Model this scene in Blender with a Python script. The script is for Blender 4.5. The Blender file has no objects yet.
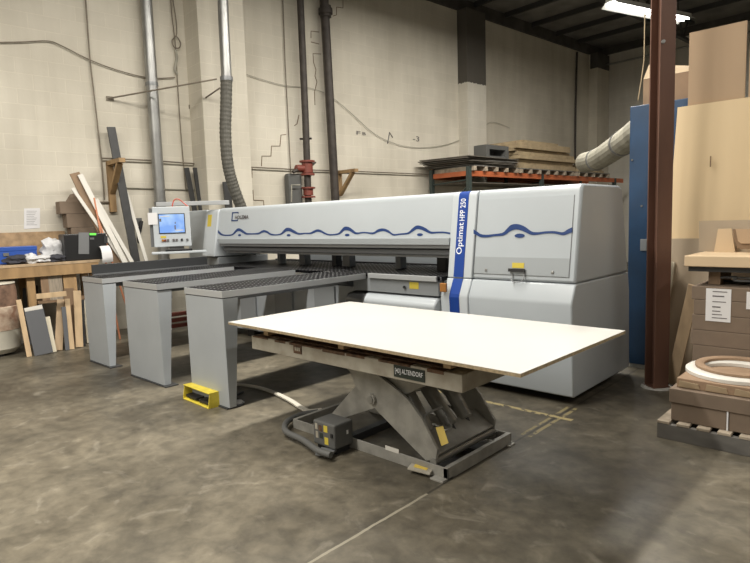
import bpy, bmesh, math, random
import numpy as np
from mathutils import Vector, Matrix
random.seed(7)
PI = math.pi
sc = bpy.context.scene
COL = sc.collection

# ------------------------------------------------------------------ camera
F_PX, PITCH, ROLL, YAW, HCAM = 580.0, 0.10386683, 0.03181288, 0.7510028588, 1.5
def _cam():
    cp, sp, cr, sr = math.cos(PITCH), math.sin(PITCH), math.cos(ROLL), math.sin(ROLL)
    R = np.array([[cr, sr, 0], [-sr, cr, 0], [0, 0, 1]]) @ np.array([[1, 0, 0], [0, cp, -sp], [0, sp, cp]]) @ np.array([[1, 0, 0], [0, 0, -1], [0, 1, 0.]])
    M = np.array([[math.cos(YAW), -math.sin(YAW), 0], [math.sin(YAW), math.cos(YAW), 0], [0, 0, 1]])
    return R @ M.T
RW = _cam()
def ray(px, py): return RW.T @ np.array([(px - 375) / F_PX, (py - 281.5) / F_PX, 1.0])
def at(px, py, x=None, y=None, z=None):          # point of the place seen at a spot of the photograph, on a known plane
    d = ray(px, py)
    if x is not None: t = x / d[0]
    elif y is not None: t = y / d[1]
    else: t = (z - HCAM) / d[2]
    P = d * t
    return Vector((P[0], P[1], P[2] + HCAM))
def atp(px, py, P0, n):
    d = Vector(ray(px, py)); c = Vector((0, 0, HCAM)); n = Vector(n)
    return c + d * ((Vector(P0) - c).dot(n) / d.dot(n))
G = Vector((0.08920358, 0.99601341, 0)); NW = Vector((G.y, -G.x, 0))      # wall direction, wall normal into the room
WA = Vector((-8.71741386, 3.60647967, 0))
def wl(px, py, off=0.0): return atp(px, py, WA + NW * off, NW)
def wp(s, off, z):                                 # point s metres along the block wall from WA
    p = WA + G * s + NW * off
    return Vector((p.x, p.y, z))

cd = bpy.data.cameras.new('camera'); cam = bpy.data.objects.new('camera', cd); COL.objects.link(cam)
m = Matrix.Identity(4)
for i in range(3):
    m[i][0] = RW[0][i]; m[i][1] = -RW[1][i]; m[i][2] = -RW[2][i]
m[2][3] = HCAM
cam.matrix_world = m
cd.sensor_width = 36; cd.lens = F_PX / 750 * 36; cd.clip_start = .05; cd.clip_end = 200
sc.camera = cam

# ------------------------------------------------------------------ materials
def new_mat(name):
    mt = bpy.data.materials.new(name); mt.use_nodes = True
    nt = mt.node_tree; return mt, nt, nt.nodes['Principled BSDF']
def N(nt, t, **k):
    n = nt.nodes.new(t)
    for a, v in k.items(): setattr(n, a, v)
    return n
def mat(name, col, rough=.5, metal=0., var=.0, scale=6., bump=0., col2=None, stretch=None, spec=None, emit=None, coat=0.):
    mt, nt, b = new_mat(name)
    b.inputs['Roughness'].default_value = rough; b.inputs['Metallic'].default_value = metal
    if spec is not None: b.inputs['Specular IOR Level'].default_value = spec
    if coat: b.inputs['Coat Weight'].default_value = coat
    c = (*col, 1)
    b.inputs['Base Color'].default_value = c
    if emit:
        b.inputs['Emission Color'].default_value = (*emit[0], 1); b.inputs['Emission Strength'].default_value = emit[1]
    if var or col2 or bump:
        tc = N(nt, 'ShaderNodeTexCoord'); mp = N(nt, 'ShaderNodeMapping')
        if stretch: mp.inputs['Scale'].default_value = stretch
        nz = N(nt, 'ShaderNodeTexNoise'); nz.inputs['Scale'].default_value = scale; nz.inputs['Detail'].default_value = 6
        nt.links.new(tc.outputs['Object'], mp.inputs['Vector']); nt.links.new(mp.outputs[0], nz.inputs['Vector'])
        if var or col2:
            r = N(nt, 'ShaderNodeValToRGB'); e = r.color_ramp.elements
            c2 = col2 if col2 else tuple(max(0, v * (1 - var)) for v in col)
            c1 = col if col2 else tuple(min(1, v * (1 + var * .5)) for v in col)
            e[0].position = .35; e[0].color = (*c2, 1); e[1].position = .65; e[1].color = (*c1, 1)
            nt.links.new(nz.outputs['Fac'], r.inputs[0]); nt.links.new(r.outputs[0], b.inputs['Base Color'])
        if bump:
            bp = N(nt, 'ShaderNodeBump'); bp.inputs['Strength'].default_value = bump; bp.inputs['Distance'].default_value = .01
            nt.links.new(nz.outputs['Fac'], bp.inputs['Height']); nt.links.new(bp.outputs[0], b.inputs['Normal'])
    return mt

def block_mat(name, paint, split_z=None, dark=(.10, .09, .075)):
    """painted concrete block: object X along the wall, Z up"""
    mt, nt, b = new_mat(name); L = nt.links.new
    tc = N(nt, 'ShaderNodeTexCoord'); sx = N(nt, 'ShaderNodeSeparateXYZ'); cx = N(nt, 'ShaderNodeCombineXYZ')
    L(tc.outputs['Object'], sx.inputs[0])
    ad = N(nt, 'ShaderNodeMath', operation='ADD'); L(sx.outputs['X'], ad.inputs[0]); L(sx.outputs['Y'], ad.inputs[1])
    L(ad.outputs[0], cx.inputs['X']); L(sx.outputs['Z'], cx.inputs['Y'])
    bk = N(nt, 'ShaderNodeTexBrick'); L(cx.outputs[0], bk.inputs['Vector'])
    bk.inputs['Scale'].default_value = 1; bk.inputs['Brick Width'].default_value = .4; bk.inputs['Row Height'].default_value = .2
    bk.inputs['Mortar Size'].default_value = .008; bk.inputs['Mortar Smooth'].default_value = .6
    bk.offset = .5
    bk.inputs['Color1'].default_value = (.95, .95, .95, 1); bk.inputs['Color2'].default_value = (1, 1, 1, 1); bk.inputs['Mortar'].default_value = (1.04, 1.04, 1.04, 1)
    n1 = N(nt, 'ShaderNodeTexNoise'); n1.inputs['Scale'].default_value = .55; n1.inputs['Detail'].default_value = 5; L(tc.outputs['Object'], n1.inputs['Vector'])
    mp = N(nt, 'ShaderNodeMapping'); mp.inputs['Scale'].default_value = (3.5, 3.5, .35); L(tc.outputs['Object'], mp.inputs['Vector'])
    n2 = N(nt, 'ShaderNodeTexNoise'); n2.inputs['Scale'].default_value = 1.; n2.inputs['Detail'].default_value = 4; L(mp.outputs[0], n2.inputs['Vector'])
    n3 = N(nt, 'ShaderNodeTexNoise'); n3.inputs['Scale'].default_value = 30; n3.inputs['Detail'].default_value = 3; L(tc.outputs['Object'], n3.inputs['Vector'])
    r1 = N(nt, 'ShaderNodeValToRGB'); r1.color_ramp.elements[0].position = .3; r1.color_ramp.elements[1].position = .7
    r1.color_ramp.elements[0].color = (.74, .73, .71, 1); r1.color_ramp.elements[1].color = (1, 1, 1, 1); L(n1.outputs['Fac'], r1.inputs[0])
    r2 = N(nt, 'ShaderNodeValToRGB'); r2.color_ramp.elements[0].position = .35; r2.color_ramp.elements[1].position = .6
    r2.color_ramp.elements[0].color = (.91, .905, .895, 1); r2.color_ramp.elements[1].color = (1, 1, 1, 1); L(n2.outputs['Fac'], r2.inputs[0])
    def mul(a, c, f=1.):
        x = N(nt, 'ShaderNodeMix', data_type='RGBA', blend_type='MULTIPLY'); x.inputs[0].default_value = f
        L(a, x.inputs[6])
        if hasattr(c, 'is_linked'): L(c, x.inputs[7])
        else: x.inputs[7].default_value = (*c, 1)
        return x.outputs[2]
    o = mul(bk.outputs['Color'], paint); o = mul(o, r1.outputs[0]); o = mul(o, r2.outputs[0])
    if split_z is not None:       # bare block above the edge of the paint
        nn = N(nt, 'ShaderNodeMath', operation='MULTIPLY_ADD'); L(n3.outputs['Fac'], nn.inputs[0]); nn.inputs[1].default_value = .10; L(sx.outputs['Z'], nn.inputs[2])
        gt = N(nt, 'ShaderNodeMath', operation='GREATER_THAN'); L(nn.outputs[0], gt.inputs[0]); gt.inputs[1].default_value = split_z + .05
        x = N(nt, 'ShaderNodeMix', data_type='RGBA'); L(gt.outputs[0], x.inputs[0]); L(o, x.inputs[6])
        d = mul(bk.outputs['Color'], dark); L(mul(d, r1.outputs[0]), x.inputs[7]); o = x.outputs[2]
    L(o, b.inputs['Base Color']); b.inputs['Roughness'].default_value = .75
    bp = N(nt, 'ShaderNodeBump'); bp.inputs['Strength'].default_value = .3; bp.inputs['Distance'].default_value = .004; bp.invert = True
    L(bk.outputs['Fac'], bp.inputs['Height'])
    b2 = N(nt, 'ShaderNodeBump'); b2.inputs['Strength'].default_value = .25; b2.inputs['Distance'].default_value = .004
    L(n3.outputs['Fac'], b2.inputs['Height']); L(bp.outputs[0], b2.inputs['Normal']); L(b2.outputs[0], b.inputs['Normal'])
    return mt

def floor_mat():
    mt, nt, b = new_mat('worn_concrete'); L = nt.links.new
    tc = N(nt, 'ShaderNodeTexCoord'); o = tc.outputs['Object']
    def noise(s, d=8, dist=0.):
        n = N(nt, 'ShaderNodeTexNoise'); n.inputs['Scale'].default_value = s; n.inputs['Detail'].default_value = d; n.inputs['Distortion'].default_value = dist
        n.inputs['Roughness'].default_value = .6; L(o, n.inputs['Vector']); return n.outputs['Fac']
    def ramp(f, p0, c0, p1, c1):
        r = N(nt, 'ShaderNodeValToRGB'); e = r.color_ramp.elements; e[0].position = p0; e[0].color = (*c0, 1); e[1].position = p1; e[1].color = (*c1, 1)
        L(f, r.inputs[0]); return r.outputs[0]
    def mix(a, c, f, mode='MULTIPLY'):
        x = N(nt, 'ShaderNodeMix', data_type='RGBA', blend_type=mode)
        if hasattr(f, 'is_linked'): L(f, x.inputs[0])
        else: x.inputs[0].default_value = f
        L(a, x.inputs[6])
        if hasattr(c, 'is_linked'): L(c, x.inputs[7])
        else: x.inputs[7].default_value = (*c, 1)
        return x.outputs[2]
    c = ramp(noise(.45, 5, .5), .35, FLOOR_D, .66, FLOOR_L)
    c = mix(c, ramp(noise(1.7, 9, .8), .3, (.52, .51, .48), .66, (1.12, 1.11, 1.07)), 1.)
    c = mix(c, ramp(noise(9, 10, .3), .3, (.6, .6, .59), .68, (1.22, 1.22, 1.2)), 1.)
    c = mix(c, ramp(noise(3.1, 10, 2.2), .57, (0, 0, 0), .72, (.07, .065, .055)), 1., 'ADD')   # scuffs
    sp = N(nt, 'ShaderNodeSeparateXYZ'); L(o, sp.inputs[0])
    def M(op, a, b_=None, c_=None):
        n = N(nt, 'ShaderNodeMath', operation=op)
        for i, v in enumerate((a, b_, c_)):
            if v is None: continue
            if hasattr(v, 'is_linked'): L(v, n.inputs[i])
            else: n.inputs[i].default_value = v
        return n.outputs[0]
    wob = M('MULTIPLY_ADD', noise(6, 3), .02, -.01)
    X = M('ADD', sp.outputs['X'], wob); Y = M('ADD', sp.outputs['Y'], wob)
    def band(v, c0, w): return M('LESS_THAN', M('ABSOLUTE', M('SUBTRACT', v, c0)), w)
    brk = M('GREATER_THAN', noise(14, 3), .44)
    # saw-cut joint, a faded yellow stripe across and along it
    j = band(X, -1.90, .008)
    near = M('LESS_THAN', sp.outputs['Y'], 2.4)
    c = mix(c, (.30, .275, .21), M('MULTIPLY', M('MULTIPLY', j, near), .75), 'MIX')
    c = mix(c, (.02, .018, .015), M('MULTIPLY', M('MULTIPLY', j, M('SUBTRACT', 1., near)), .6), 'MIX')
    yl = M('MULTIPLY', band(Y, 3.98, .022), M('MULTIPLY', M('LESS_THAN', sp.outputs['X'], -1.78), M('GREATER_THAN', sp.outputs['X'], -3.6)))
    c = mix(c, (.42, .34, .16), M('MULTIPLY', M('MULTIPLY', yl, brk), .8), 'MIX')
    yl2 = M('MULTIPLY', M('MAXIMUM', band(X, -1.93, .012), band(X, -1.87, .014)), M('MULTIPLY', M('GREATER_THAN', sp.outputs['Y'], 3.5), M('LESS_THAN', sp.outputs['Y'], 4.25)))
    c = mix(c, (.34, .28, .13), M('MULTIPLY', M('MULTIPLY', yl2, brk), .6), 'MIX')
    L(c, b.inputs['Base Color'])
    rr = ramp(noise(1.3, 6, .6), .3, (.30,) * 3, .7, (.58,) * 3); L(rr, b.inputs['Roughness'])
    b.inputs['Specular IOR Level'].default_value = .45
    bp = N(nt, 'ShaderNodeBump'); bp.inputs['Strength'].default_value = .12; bp.inputs['Distance'].default_value = .004
    L(noise(12, 8), bp.inputs['Height']); L(bp.outputs[0], b.inputs['Normal'])
    return mt
FLOOR_D = (.070, .062, .048); FLOOR_L = (.185, .163, .125)

def slots_mat():
    """black air-cushion plate with rows of small bright nozzles"""
    mt, nt, b = new_mat('nozzle_plate'); L = nt.links.new
    tc = N(nt, 'ShaderNodeTexCoord'); sp = N(nt, 'ShaderNodeSeparateXYZ'); L(tc.outputs['Object'], sp.inputs[0])
    def M(op, a, b_=0.):
        n = N(nt, 'ShaderNodeMath', operation=op)
        for i, v in enumerate((a, b_)):
            if hasattr(v, 'is_linked'): L(v, n.inputs[i])
            else: n.inputs[i].default_value = v
        return n.outputs[0]
    row = M('MULTIPLY', sp.outputs['Y'], 1 / .085)
    stag = M('MULTIPLY', M('FLOOR', row), .5)
    dash = M('MULTIPLY', M('LESS_THAN', M('FRACT', row), .16), M('LESS_THAN', M('FRACT', M('ADD', M('MULTIPLY', sp.outputs['X'], 1 / .06), stag)), .36))
    x = N(nt, 'ShaderNodeMix', data_type='RGBA'); L(dash, x.inputs[0]); x.inputs[6].default_value = (.005, .005, .006, 1); x.inputs[7].default_value = (.42, .42, .42, 1)
    L(x.outputs[2], b.inputs['Base Color']); b.inputs['Roughness'].default_value = .5; b.inputs['Specular IOR Level'].default_value = .05
    bp = N(nt, 'ShaderNodeBump'); bp.inputs['Strength'].default_value = .8; bp.inputs['Distance'].default_value = .004; L(dash, bp.inputs['Height']); L(bp.outputs[0], b.inputs['Normal'])
    return mt

def screen_mat():
    mt, nt, b = new_mat('screen_picture'); L = nt.links.new
    tc = N(nt, 'ShaderNodeTexCoord'); sp = N(nt, 'ShaderNodeSeparateXYZ'); L(tc.outputs['Object'], sp.inputs[0])
    nz = N(nt, 'ShaderNodeTexNoise'); nz.inputs['Scale'].default_value = 5; L(tc.outputs['Object'], nz.inputs['Vector'])
    r = N(nt, 'ShaderNodeValToRGB'); e = r.color_ramp.elements; e[0].position = .4; e[0].color = (.22, .42, .9, 1); e[1].position = .62; e[1].color = (.5, .72, 1, 1)
    L(nz.outputs['Fac'], r.inputs[0]); L(r.outputs[0], b.inputs['Emission Color']); b.inputs['Emission Strength'].default_value = 1.0
    b.inputs['Base Color'].default_value = (.02, .02, .03, 1); b.inputs['Roughness'].default_value = .2
    return mt

MT = dict(
    floor=floor_mat(),
    block=block_mat('painted_block', (.70, .655, .555)),
    block_far=block_mat('painted_block_far', (.66, .63, .56)),
    pilaster=block_mat('painted_pilaster', (.70, .655, .555)),
    pilaster_bare=block_mat('half_painted_pilaster', (.70, .665, .58), split_z=4.62),
    deck=mat('steel_deck', (.22, .215, .20), .6, .3, .3, 2),
    joist=mat('dark_joist', (.05, .05, .048), .6, .2),
    ledger=mat('dark_ledger', (.075, .07, .062), .8, 0, .3, 3),
    white_m=mat('machine_light_grey', (.43, .465, .49), .33, 0, .03, 2),
    post_m=mat('machine_white', (.49, .525, .55), .33),
    band_m=mat('band_grey', (.33, .355, .37), .4),
    beam_m=mat('beam_grey', (.12, .125, .13), .4, .2),
    grey_m=mat('machine_grey', (.25, .265, .275), .42, 0, .04, 3),
    leg_m=mat('leg_grey', (.36, .385, .405), .38, 0, .05, 3),
    rim_m=mat('rim_aluminium', (.46, .475, .485), .35, .3),
    blue_s=mat('stripe_blue', (.010, .05, .27), .35),
    wave_b=mat('wave_blue', (.010, .038, .15), .4),
    blackp=mat('black_plastic', (.015, .015, .016), .4),
    darkg=mat('dark_grey_metal', (.06, .062, .065), .4, .4),
    midg=mat('mid_grey_metal', (.20, .205, .21), .35, .4),
    nozzle=slots_mat(),
    yellow=mat('label_yellow', (.58, .46, .06), .5),
    orange_l=mat('orange_label', (.33, .14, .03), .5),
    white_t=mat('white_lettering', (.85, .87, .9), .5),
    screen=screen_mat(),
    sheet=mat('white_laminate', (.54, .53, .495), .35, 0, .02, 2),
    edge=mat('particle_edge', (.36, .28, .17), .8, 0, .3, 60, .3),
    lift=mat('lift_grey', (.30, .29, .26), .5, .15, .22, 9),
    lift_top=mat('lift_cream', (.42, .395, .33), .55, 0, 0, 9, .1, col2=(.30, .27, .215)),
    rust=mat('rusty_brown', (.13, .075, .045), .8, .1, .5, 25, .3),
    cyl=mat('cylinder_grey', (.25, .245, .225), .35, .4, .15, 8),
    black_sign=mat('black_sign', (.02, .03, .025), .4),
    tag_y=mat('tag_yellow', (.62, .45, .08), .6),
    pedal_y=mat('pedal_yellow', (.72, .58, .06), .5, 0, .15, 15),
    galv=mat('galvanised', (.32, .32, .31), .38, .75, .15, 4),
    hose=mat('grey_hose', (.095, .09, .075), .7, 0, .2, 20),
    duct=mat('dusty_duct', (.33, .315, .26), .6, 0, .25, 4),
    pipe_d=mat('dark_pipe', (.055, .045, .038), .6, .2, .3, 9),
    conduit=mat('conduit', (.20, .17, .13), .6, .2, .2, 9),
    red=mat('valve_red', (.19, .045, .03), .5),
    oldwood=mat('bracket_wood', (.36, .23, .11), .7, 0, .3, 8, 0, None, (1, 1, .2)),
    pine=mat('pine', (.55, .40, .24), .65, 0, .2, 12, 0, None, (1, 1, .15)),
    tan=mat('tan_wood', (.44, .32, .20), .65, 0, .2, 12, 0, None, (1, 1, .15)),
    brownw=mat('brown_wood', (.24, .155, .09), .65, 0, .25, 12, 0, None, (1, 1, .15)),
    greywood=mat('grey_wood', (.28, .235, .18), .7, 0, .3, 20, 0, None, (3, 3, .15)),
    charcoal=mat('charcoal_board', (.095, .098, .105), .5),
    whiteb=mat('white_board', (.64, .615, .56), .5),
    creamb=mat('cream_board', (.66, .60, .46), .5),
    darkb=mat('dark_plank', (.035, .035, .035), .5, 0, .2, 10),
    carton=mat('cardboard', (.30, .20, .125), .8, 0, .12, 5),
    carton_d=mat('grey_brown_cardboard', (.19, .14, .10), .8, 0, .12, 5),
    carton_l=mat('light_cardboard', (.50, .385, .25), .8, 0, .12, 5),
    mdf=mat('mdf', (.62, .47, .30), .7, 0, .05, 2),
    mdf_d=mat('beige_mdf', (.46, .37, .265), .7, 0, .06, 2),
    ply=mat('pale_plywood', (.74, .57, .345), .6, 0, .06, 1.2, 0, None, (3, 3, .3)),
    bsheet=mat('brown_sheet', (.44, .31, .195), .7, 0, .04, 1.5, 0, None, (3, 3, .3)),
    pallet=mat('pallet_wood', (.40, .335, .255), .8, 0, .3, 10),
    pallet_g=mat('pallet_grey_wood', (.16, .15, .135), .8, 0, .4, 5, 0, None, (.4, 1, 1)),
    column=mat('oxide_paint', (.155, .08, .056), .42, .1, .25, 2.5, 0, None, (1, 1, .3)),
    blue_p=mat('cabinet_blue', (.012, .048, .115), .4, 0, .25, 3),
    blue_tb=mat('toolbox_blue', (.03, .09, .38), .4),
    orange=mat('rack_orange', (.50, .135, .05), .55, 0, .2, 4),
    rack_g=mat('rack_green', (.04, .055, .05), .55),
    fibre=mat('fibreboard', (.40, .31, .19), .8, 0, .2, 6),
    fibre_d=mat('dark_sheets', (.12, .105, .085), .8, 0, .3, 6),
    grey_box=mat('grey_plastic', (.095, .095, .09), .6),
    paper=mat('paper', (.70, .69, .69), .7),
    ink=mat('ink', (.12, .11, .11), .7),
    plastic_bag=mat('plastic_bag', (.62, .62, .63), .35, 0, .25, 8, .5),
    rag=mat('dark_rag', (.04, .04, .05), .9, 0, .4, 12, .5),
    redp=mat('red_cap', (.45, .03, .02), .4),
    tub=mat('cream_tub', (.60, .57, .48), .5, 0, .1, 5),
    crust=mat('dirty_plaster', (.52, .42, .32), .9, 0, 0, 9, .6, col2=(.22, .12, .075)),
    crust_d=mat('brown_residue', (.20, .12, .08), .9, 0, .5, 9, .6),
    copper=mat('copper_pipe', (.42, .17, .09), .45, .4),
    red_hose=mat('red_hose', (.5, .06, .03), .4),
    red_rail=mat('red_frame', (.16, .04, .025), .6, 0, .3, 6),
    printer_grey=mat('printer_panel_grey', (.20, .205, .21), .5, .2),  # plain grey of the printer's panel
    concrete=mat('footing_concrete', (.45, .44, .41), .85, 0, .2, 10),
    lamp=mat('tube_glow', (1, 1, 1), .5, emit=((1, .97, .9), 14.)),
    lampbody=mat('lamp_housing', (.75, .75, .73), .5),
    led=mat('green_led', (.1, .4, .05), .5, emit=((.15, .9, .1), .8)),
    osb=mat('osb_backboard', (.40, .27, .15), .8, 0, .25, 12),
    strapm=mat('pale_strap', (.50, .47, .40), .6),
    cable=mat('black_cable', (.02, .02, .02), .5),
    crack=mat('crack_line', (.20, .15, .10), .9),
)

# ------------------------------------------------------------------ mesh building
class MB:
    def __init__(s): s.bm = bmesh.new()
    def box(s, x0, y0, z0, x1, y1, z1, rot=None, piv=None):
        vs = [s.bm.verts.new((x, y, z)) for x in (x0, x1) for y in (y0, y1) for z in (z0, z1)]
        for f in ((0, 1, 3, 2), (4, 6, 7, 5), (0, 4, 5, 1), (2, 3, 7, 6), (0, 2, 6, 4), (1, 5, 7, 3)): s.bm.faces.new([vs[i] for i in f])
        if rot is not None:
            p = Vector(piv if piv else ((x0 + x1) / 2, (y0 + y1) / 2, z0))
            for v in vs: v.co = p + rot @ (v.co - p)
        return s
    def obox(s, c, ax, ay, az):       # box of half axes ax ay az about c
        c = Vector(c); vs = [s.bm.verts.new(c + Vector(ax) * i + Vector(ay) * j + Vector(az) * k) for i in (-1, 1) for j in (-1, 1) for k in (-1, 1)]
        for f in ((0, 1, 3, 2), (4, 6, 7, 5), (0, 4, 5, 1), (2, 3, 7, 6), (0, 2, 6, 4), (1, 5, 7, 3)): s.bm.faces.new([vs[i] for i in f])
        return s
    def prism(s, pts, ext):           # polygon of 3D points extruded by ext
        e = Vector(ext); a = [s.bm.verts.new(Vector(p)) for p in pts]; b = [s.bm.verts.new(Vector(p) + e) for p in pts]; n = len(pts)
        s.bm.faces.new(a); s.bm.faces.new(b[::-1])
        for i in range(n): s.bm.faces.new((a[i], a[(i + 1) % n], b[(i + 1) % n], b[i]))
        return s
    def tube(s, path, r, seg=10, cap=True, ribs=None):
        P = [Vector(p) for p in path]; n = len(P); rings = []
        up = Vector((0, 0, 1)); t0 = (P[1] - P[0]).normalized()
        u = t0.cross(up); u = u.normalized() if u.length > 1e-3 else Vector((1, 0, 0))
        for i in range(n):
            t = (P[min(i + 1, n - 1)] - P[max(i - 1, 0)]).normalized()
            u = (u - t * u.dot(t)).normalized(); v = t.cross(u)
            rr = r[i] if isinstance(r, (list, tuple)) else r
            rings.append([s.bm.verts.new(P[i] + (u * math.cos(2 * PI * k / seg) + v * math.sin(2 * PI * k / seg)) * rr) for k in range(seg)])
        for a, b in zip(rings, rings[1:]):
            for k in range(seg): s.bm.faces.new((a[k], a[(k + 1) % seg], b[(k + 1) % seg], b[k]))
        if cap: s.bm.faces.new(rings[0][::-1]); s.bm.faces.new(rings[-1])
        return s
    def lathe(s, c, prof, seg=40):
        c = Vector(c); rings = [[s.bm.verts.new(c + Vector((r * math.cos(2 * PI * k / seg), r * math.sin(2 * PI * k / seg), z))) for k in range(seg)] for r, z in prof]
        for a, b in zip(rings, rings[1:]):
            for k in range(seg): s.bm.faces.new((a[k], a[(k + 1) % seg], b[(k + 1) % seg], b[k]))
        return s
    def poly(s, pts): s.bm.faces.new([s.bm.verts.new(Vector(p)) for p in pts]); return s
    def strip(s, A, B, nrm, t):       # ribbon between two lines of points, thickness t along nrm
        n = Vector(nrm).normalized() * t
        a = [s.bm.verts.new(Vector(p)) for p in A]; b = [s.bm.verts.new(Vector(p)) for p in B]
        c = [s.bm.verts.new(Vector(p) + n) for p in A]; d = [s.bm.verts.new(Vector(p) + n) for p in B]
        for i in range(len(a) - 1):
            s.bm.faces.new((c[i], c[i + 1], d[i + 1], d[i])); s.bm.faces.new((a[i], b[i], b[i + 1], a[i + 1]))
            s.bm.faces.new((a[i], a[i + 1], c[i + 1], c[i])); s.bm.faces.new((b[i], d[i], d[i + 1], b[i + 1]))
        s.bm.faces.new((a[0], c[0], d[0], b[0])); s.bm.faces.new((a[-1], b[-1], d[-1], c[-1]))
        return s
    def build(s, name, m_, parent=None, bevel=0, smooth=False, weld=False):
        if weld: bmesh.ops.remove_doubles(s.bm, verts=s.bm.verts, dist=1e-5)
        bmesh.ops.recalc_face_normals(s.bm, faces=s.bm.faces)
        org = Vector((0, 0, 0))
        if parent is not None:
            p = parent
            while p is not None: org = org + Vector(p.location); p = p.parent
        else:
            co = [v.co for v in s.bm.verts]
            org = Vector(((min(c.x for c in co) + max(c.x for c in co)) / 2, (min(c.y for c in co) + max(c.y for c in co)) / 2, min(c.z for c in co)))
        for v in s.bm.verts: v.co -= org
        me = bpy.data.meshes.new(name); s.bm.to_mesh(me); s.bm.free()
        me.materials.append(MT[m_] if isinstance(m_, str) else m_)
        if smooth:
            for p in me.polygons: p.use_smooth = True
            me.set_sharp_from_angle(angle=math.radians(38))
        o = bpy.data.objects.new(name, me); COL.objects.link(o)
        if parent is not None: o.parent = parent
        else: o.location = org
        if bevel:
            b = o.modifiers.new('bevel', 'BEVEL'); b.width = bevel; b.segments = 2; b.limit_method = 'ANGLE'
        return o
def B(*a): return MB().box(*a)
def tag(o, label=None, cat=None, group=None, kind=None):
    if label: o['label'] = label
    if cat: o['category'] = cat
    if group: o['group'] = group
    if kind: o['kind'] = kind
    return o
def thing(name, label, cat, loc, group=None):
    o = bpy.data.objects.new(name, None); COL.objects.link(o); o.location = Vector(loc); o.empty_display_size = .1
    return tag(o, label, cat, group)
def struct(o): o['kind'] = 'structure'; return o
def turn(root, rz):                    # turn a finished thing about its own base
    root.rotation_euler.z = rz; return root
def text_mesh(name, body, origin, right, up, width, height, m_, parent, out=.0015, bold=.006):
    cu = bpy.data.curves.new('lettering', 'FONT'); cu.body = body; cu.size = 1; cu.extrude = 0.0; cu.offset = bold; cu.resolution_u = 3
    to = bpy.data.objects.new('lettering_source', cu); COL.objects.link(to)
    dg = bpy.context.evaluated_depsgraph_get(); me = bpy.data.meshes.new_from_object(to.evaluated_get(dg)); bpy.data.objects.remove(to)
    xs = [v.co.x for v in me.vertices]; ys = [v.co.y for v in me.vertices]
    x0, x1, y0, y1 = min(xs), max(xs), min(ys), max(ys)
    right = Vector(right).normalized(); up = Vector(up).normalized(); nrm = right.cross(up).normalized(); origin = Vector(origin)
    org = Vector((0, 0, 0)); p = parent
    while p is not None: org = org + Vector(p.location); p = p.parent
    for v in me.vertices:
        v.co = origin + right * ((v.co.x - x0) / (x1 - x0) * width) + up * ((v.co.y - y0) / (y1 - y0) * height) + nrm * out - org
    me.materials.clear(); me.materials.append(MT[m_])
    o = bpy.data.objects.new(name, me); COL.objects.link(o); o.parent = parent
    return o
def arc(cx, cz, r, a0, a1, n=6):
    return [(cx + r * math.cos(math.radians(a0 + (a1 - a0) * i / n)), cz + r * math.sin(math.radians(a0 + (a1 - a0) * i / n))) for i in range(n + 1)]
def smooth_path(pts, n=6):
    P = [Vector(p) for p in pts]; out = []
    for i in range(len(P) - 1):
        a, b, c, d = P[max(i - 1, 0)], P[i], P[i + 1], P[min(i + 2, len(P) - 1)]
        for k in range(n):
            t = k / n; out.append(.5 * ((2 * b) + (c - a) * t + (2 * a - 5 * b + 4 * c - d) * t * t + (3 * b - a - 3 * c + d) * t ** 3))
    out.append(P[-1]); return out

# ------------------------------------------------------------------ the building
ROOM_H = 6.55
def wall_obj(name, o, d, n, length, h, m_, z0=0., t=.25):
    """slab whose local X runs along d, local Z is up; front face on the line through o"""
    bm = MB(); bm.box(0, -t, z0, length, 0, h)
    bmesh.ops.recalc_face_normals(bm.bm, faces=bm.bm.faces)
    me = bpy.data.meshes.new(name); bm.bm.to_mesh(me); bm.bm.free(); me.materials.append(MT[m_])
    ob = bpy.data.objects.new(name, me); COL.objects.link(ob)
    mx = Matrix.Identity(4); d = Vector(d); n = Vector(n)
    for i in range(3): mx[i][0] = d[i]; mx[i][1] = n[i]; mx[i][2] = (0, 0, 1)[i]; mx[i][3] = Vector(o)[i]
    ob.matrix_world = mx
    return struct(ob)
S0, S1 = -12.0, 14.92
corner = wp(S1, 0, 0)
wall_obj('wall_left', wp(S0, 0, 0), G, NW, S1 - S0 + .25, ROOM_H, 'block')
wall_obj('wall_far', corner, NW, -G, 20, ROOM_H, 'block_far')
p = wp(S0, 0, 0); wall_obj('wall_near', p, NW, G, 20, ROOM_H, 'block_far')
p = wp(S0, 20, 0); wall_obj('wall_right', p, G, -NW, S1 - S0, ROOM_H, 'block_far')
def slab(name, z0, z1, m_):
    b = MB(); b.prism([wp(S0 - .3, -.3, z0), wp(S1 + .3, -.3, z0), wp(S1 + .3, 20.3, z0), wp(S0 - .3, 20.3, z0)], (0, 0, z1 - z0))
    bmesh.ops.recalc_face_normals(b.bm, faces=b.bm.faces)
    me = bpy.data.meshes.new(name); b.bm.to_mesh(me); b.bm.free(); me.materials.append(MT[m_]); o = bpy.data.objects.new(name, me); COL.objects.link(o); return struct(o)
slab('floor', -.2, 0, 'floor'); slab('ceiling', ROOM_H, ROOM_H + .2, 'deck')
def wbox(s0, s1, o0, o1, z0, z1, b=None):
    b = b or MB(); b.prism([wp(s0, o0, z0), wp(s1, o0, z0), wp(s1, o1, z0), wp(s0, o1, z0)], (0, 0, z1 - z0)); return b
struct(wbox(S0, S1, 0, .06, 6.27, ROOM_H).build('trim_1', 'ledger'))          # dark band on top of the block wall
struct(wbox(S1 - .06, S1, .06, 19.9, 6.33, ROOM_H).build('trim_2', 'ledger'))
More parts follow.
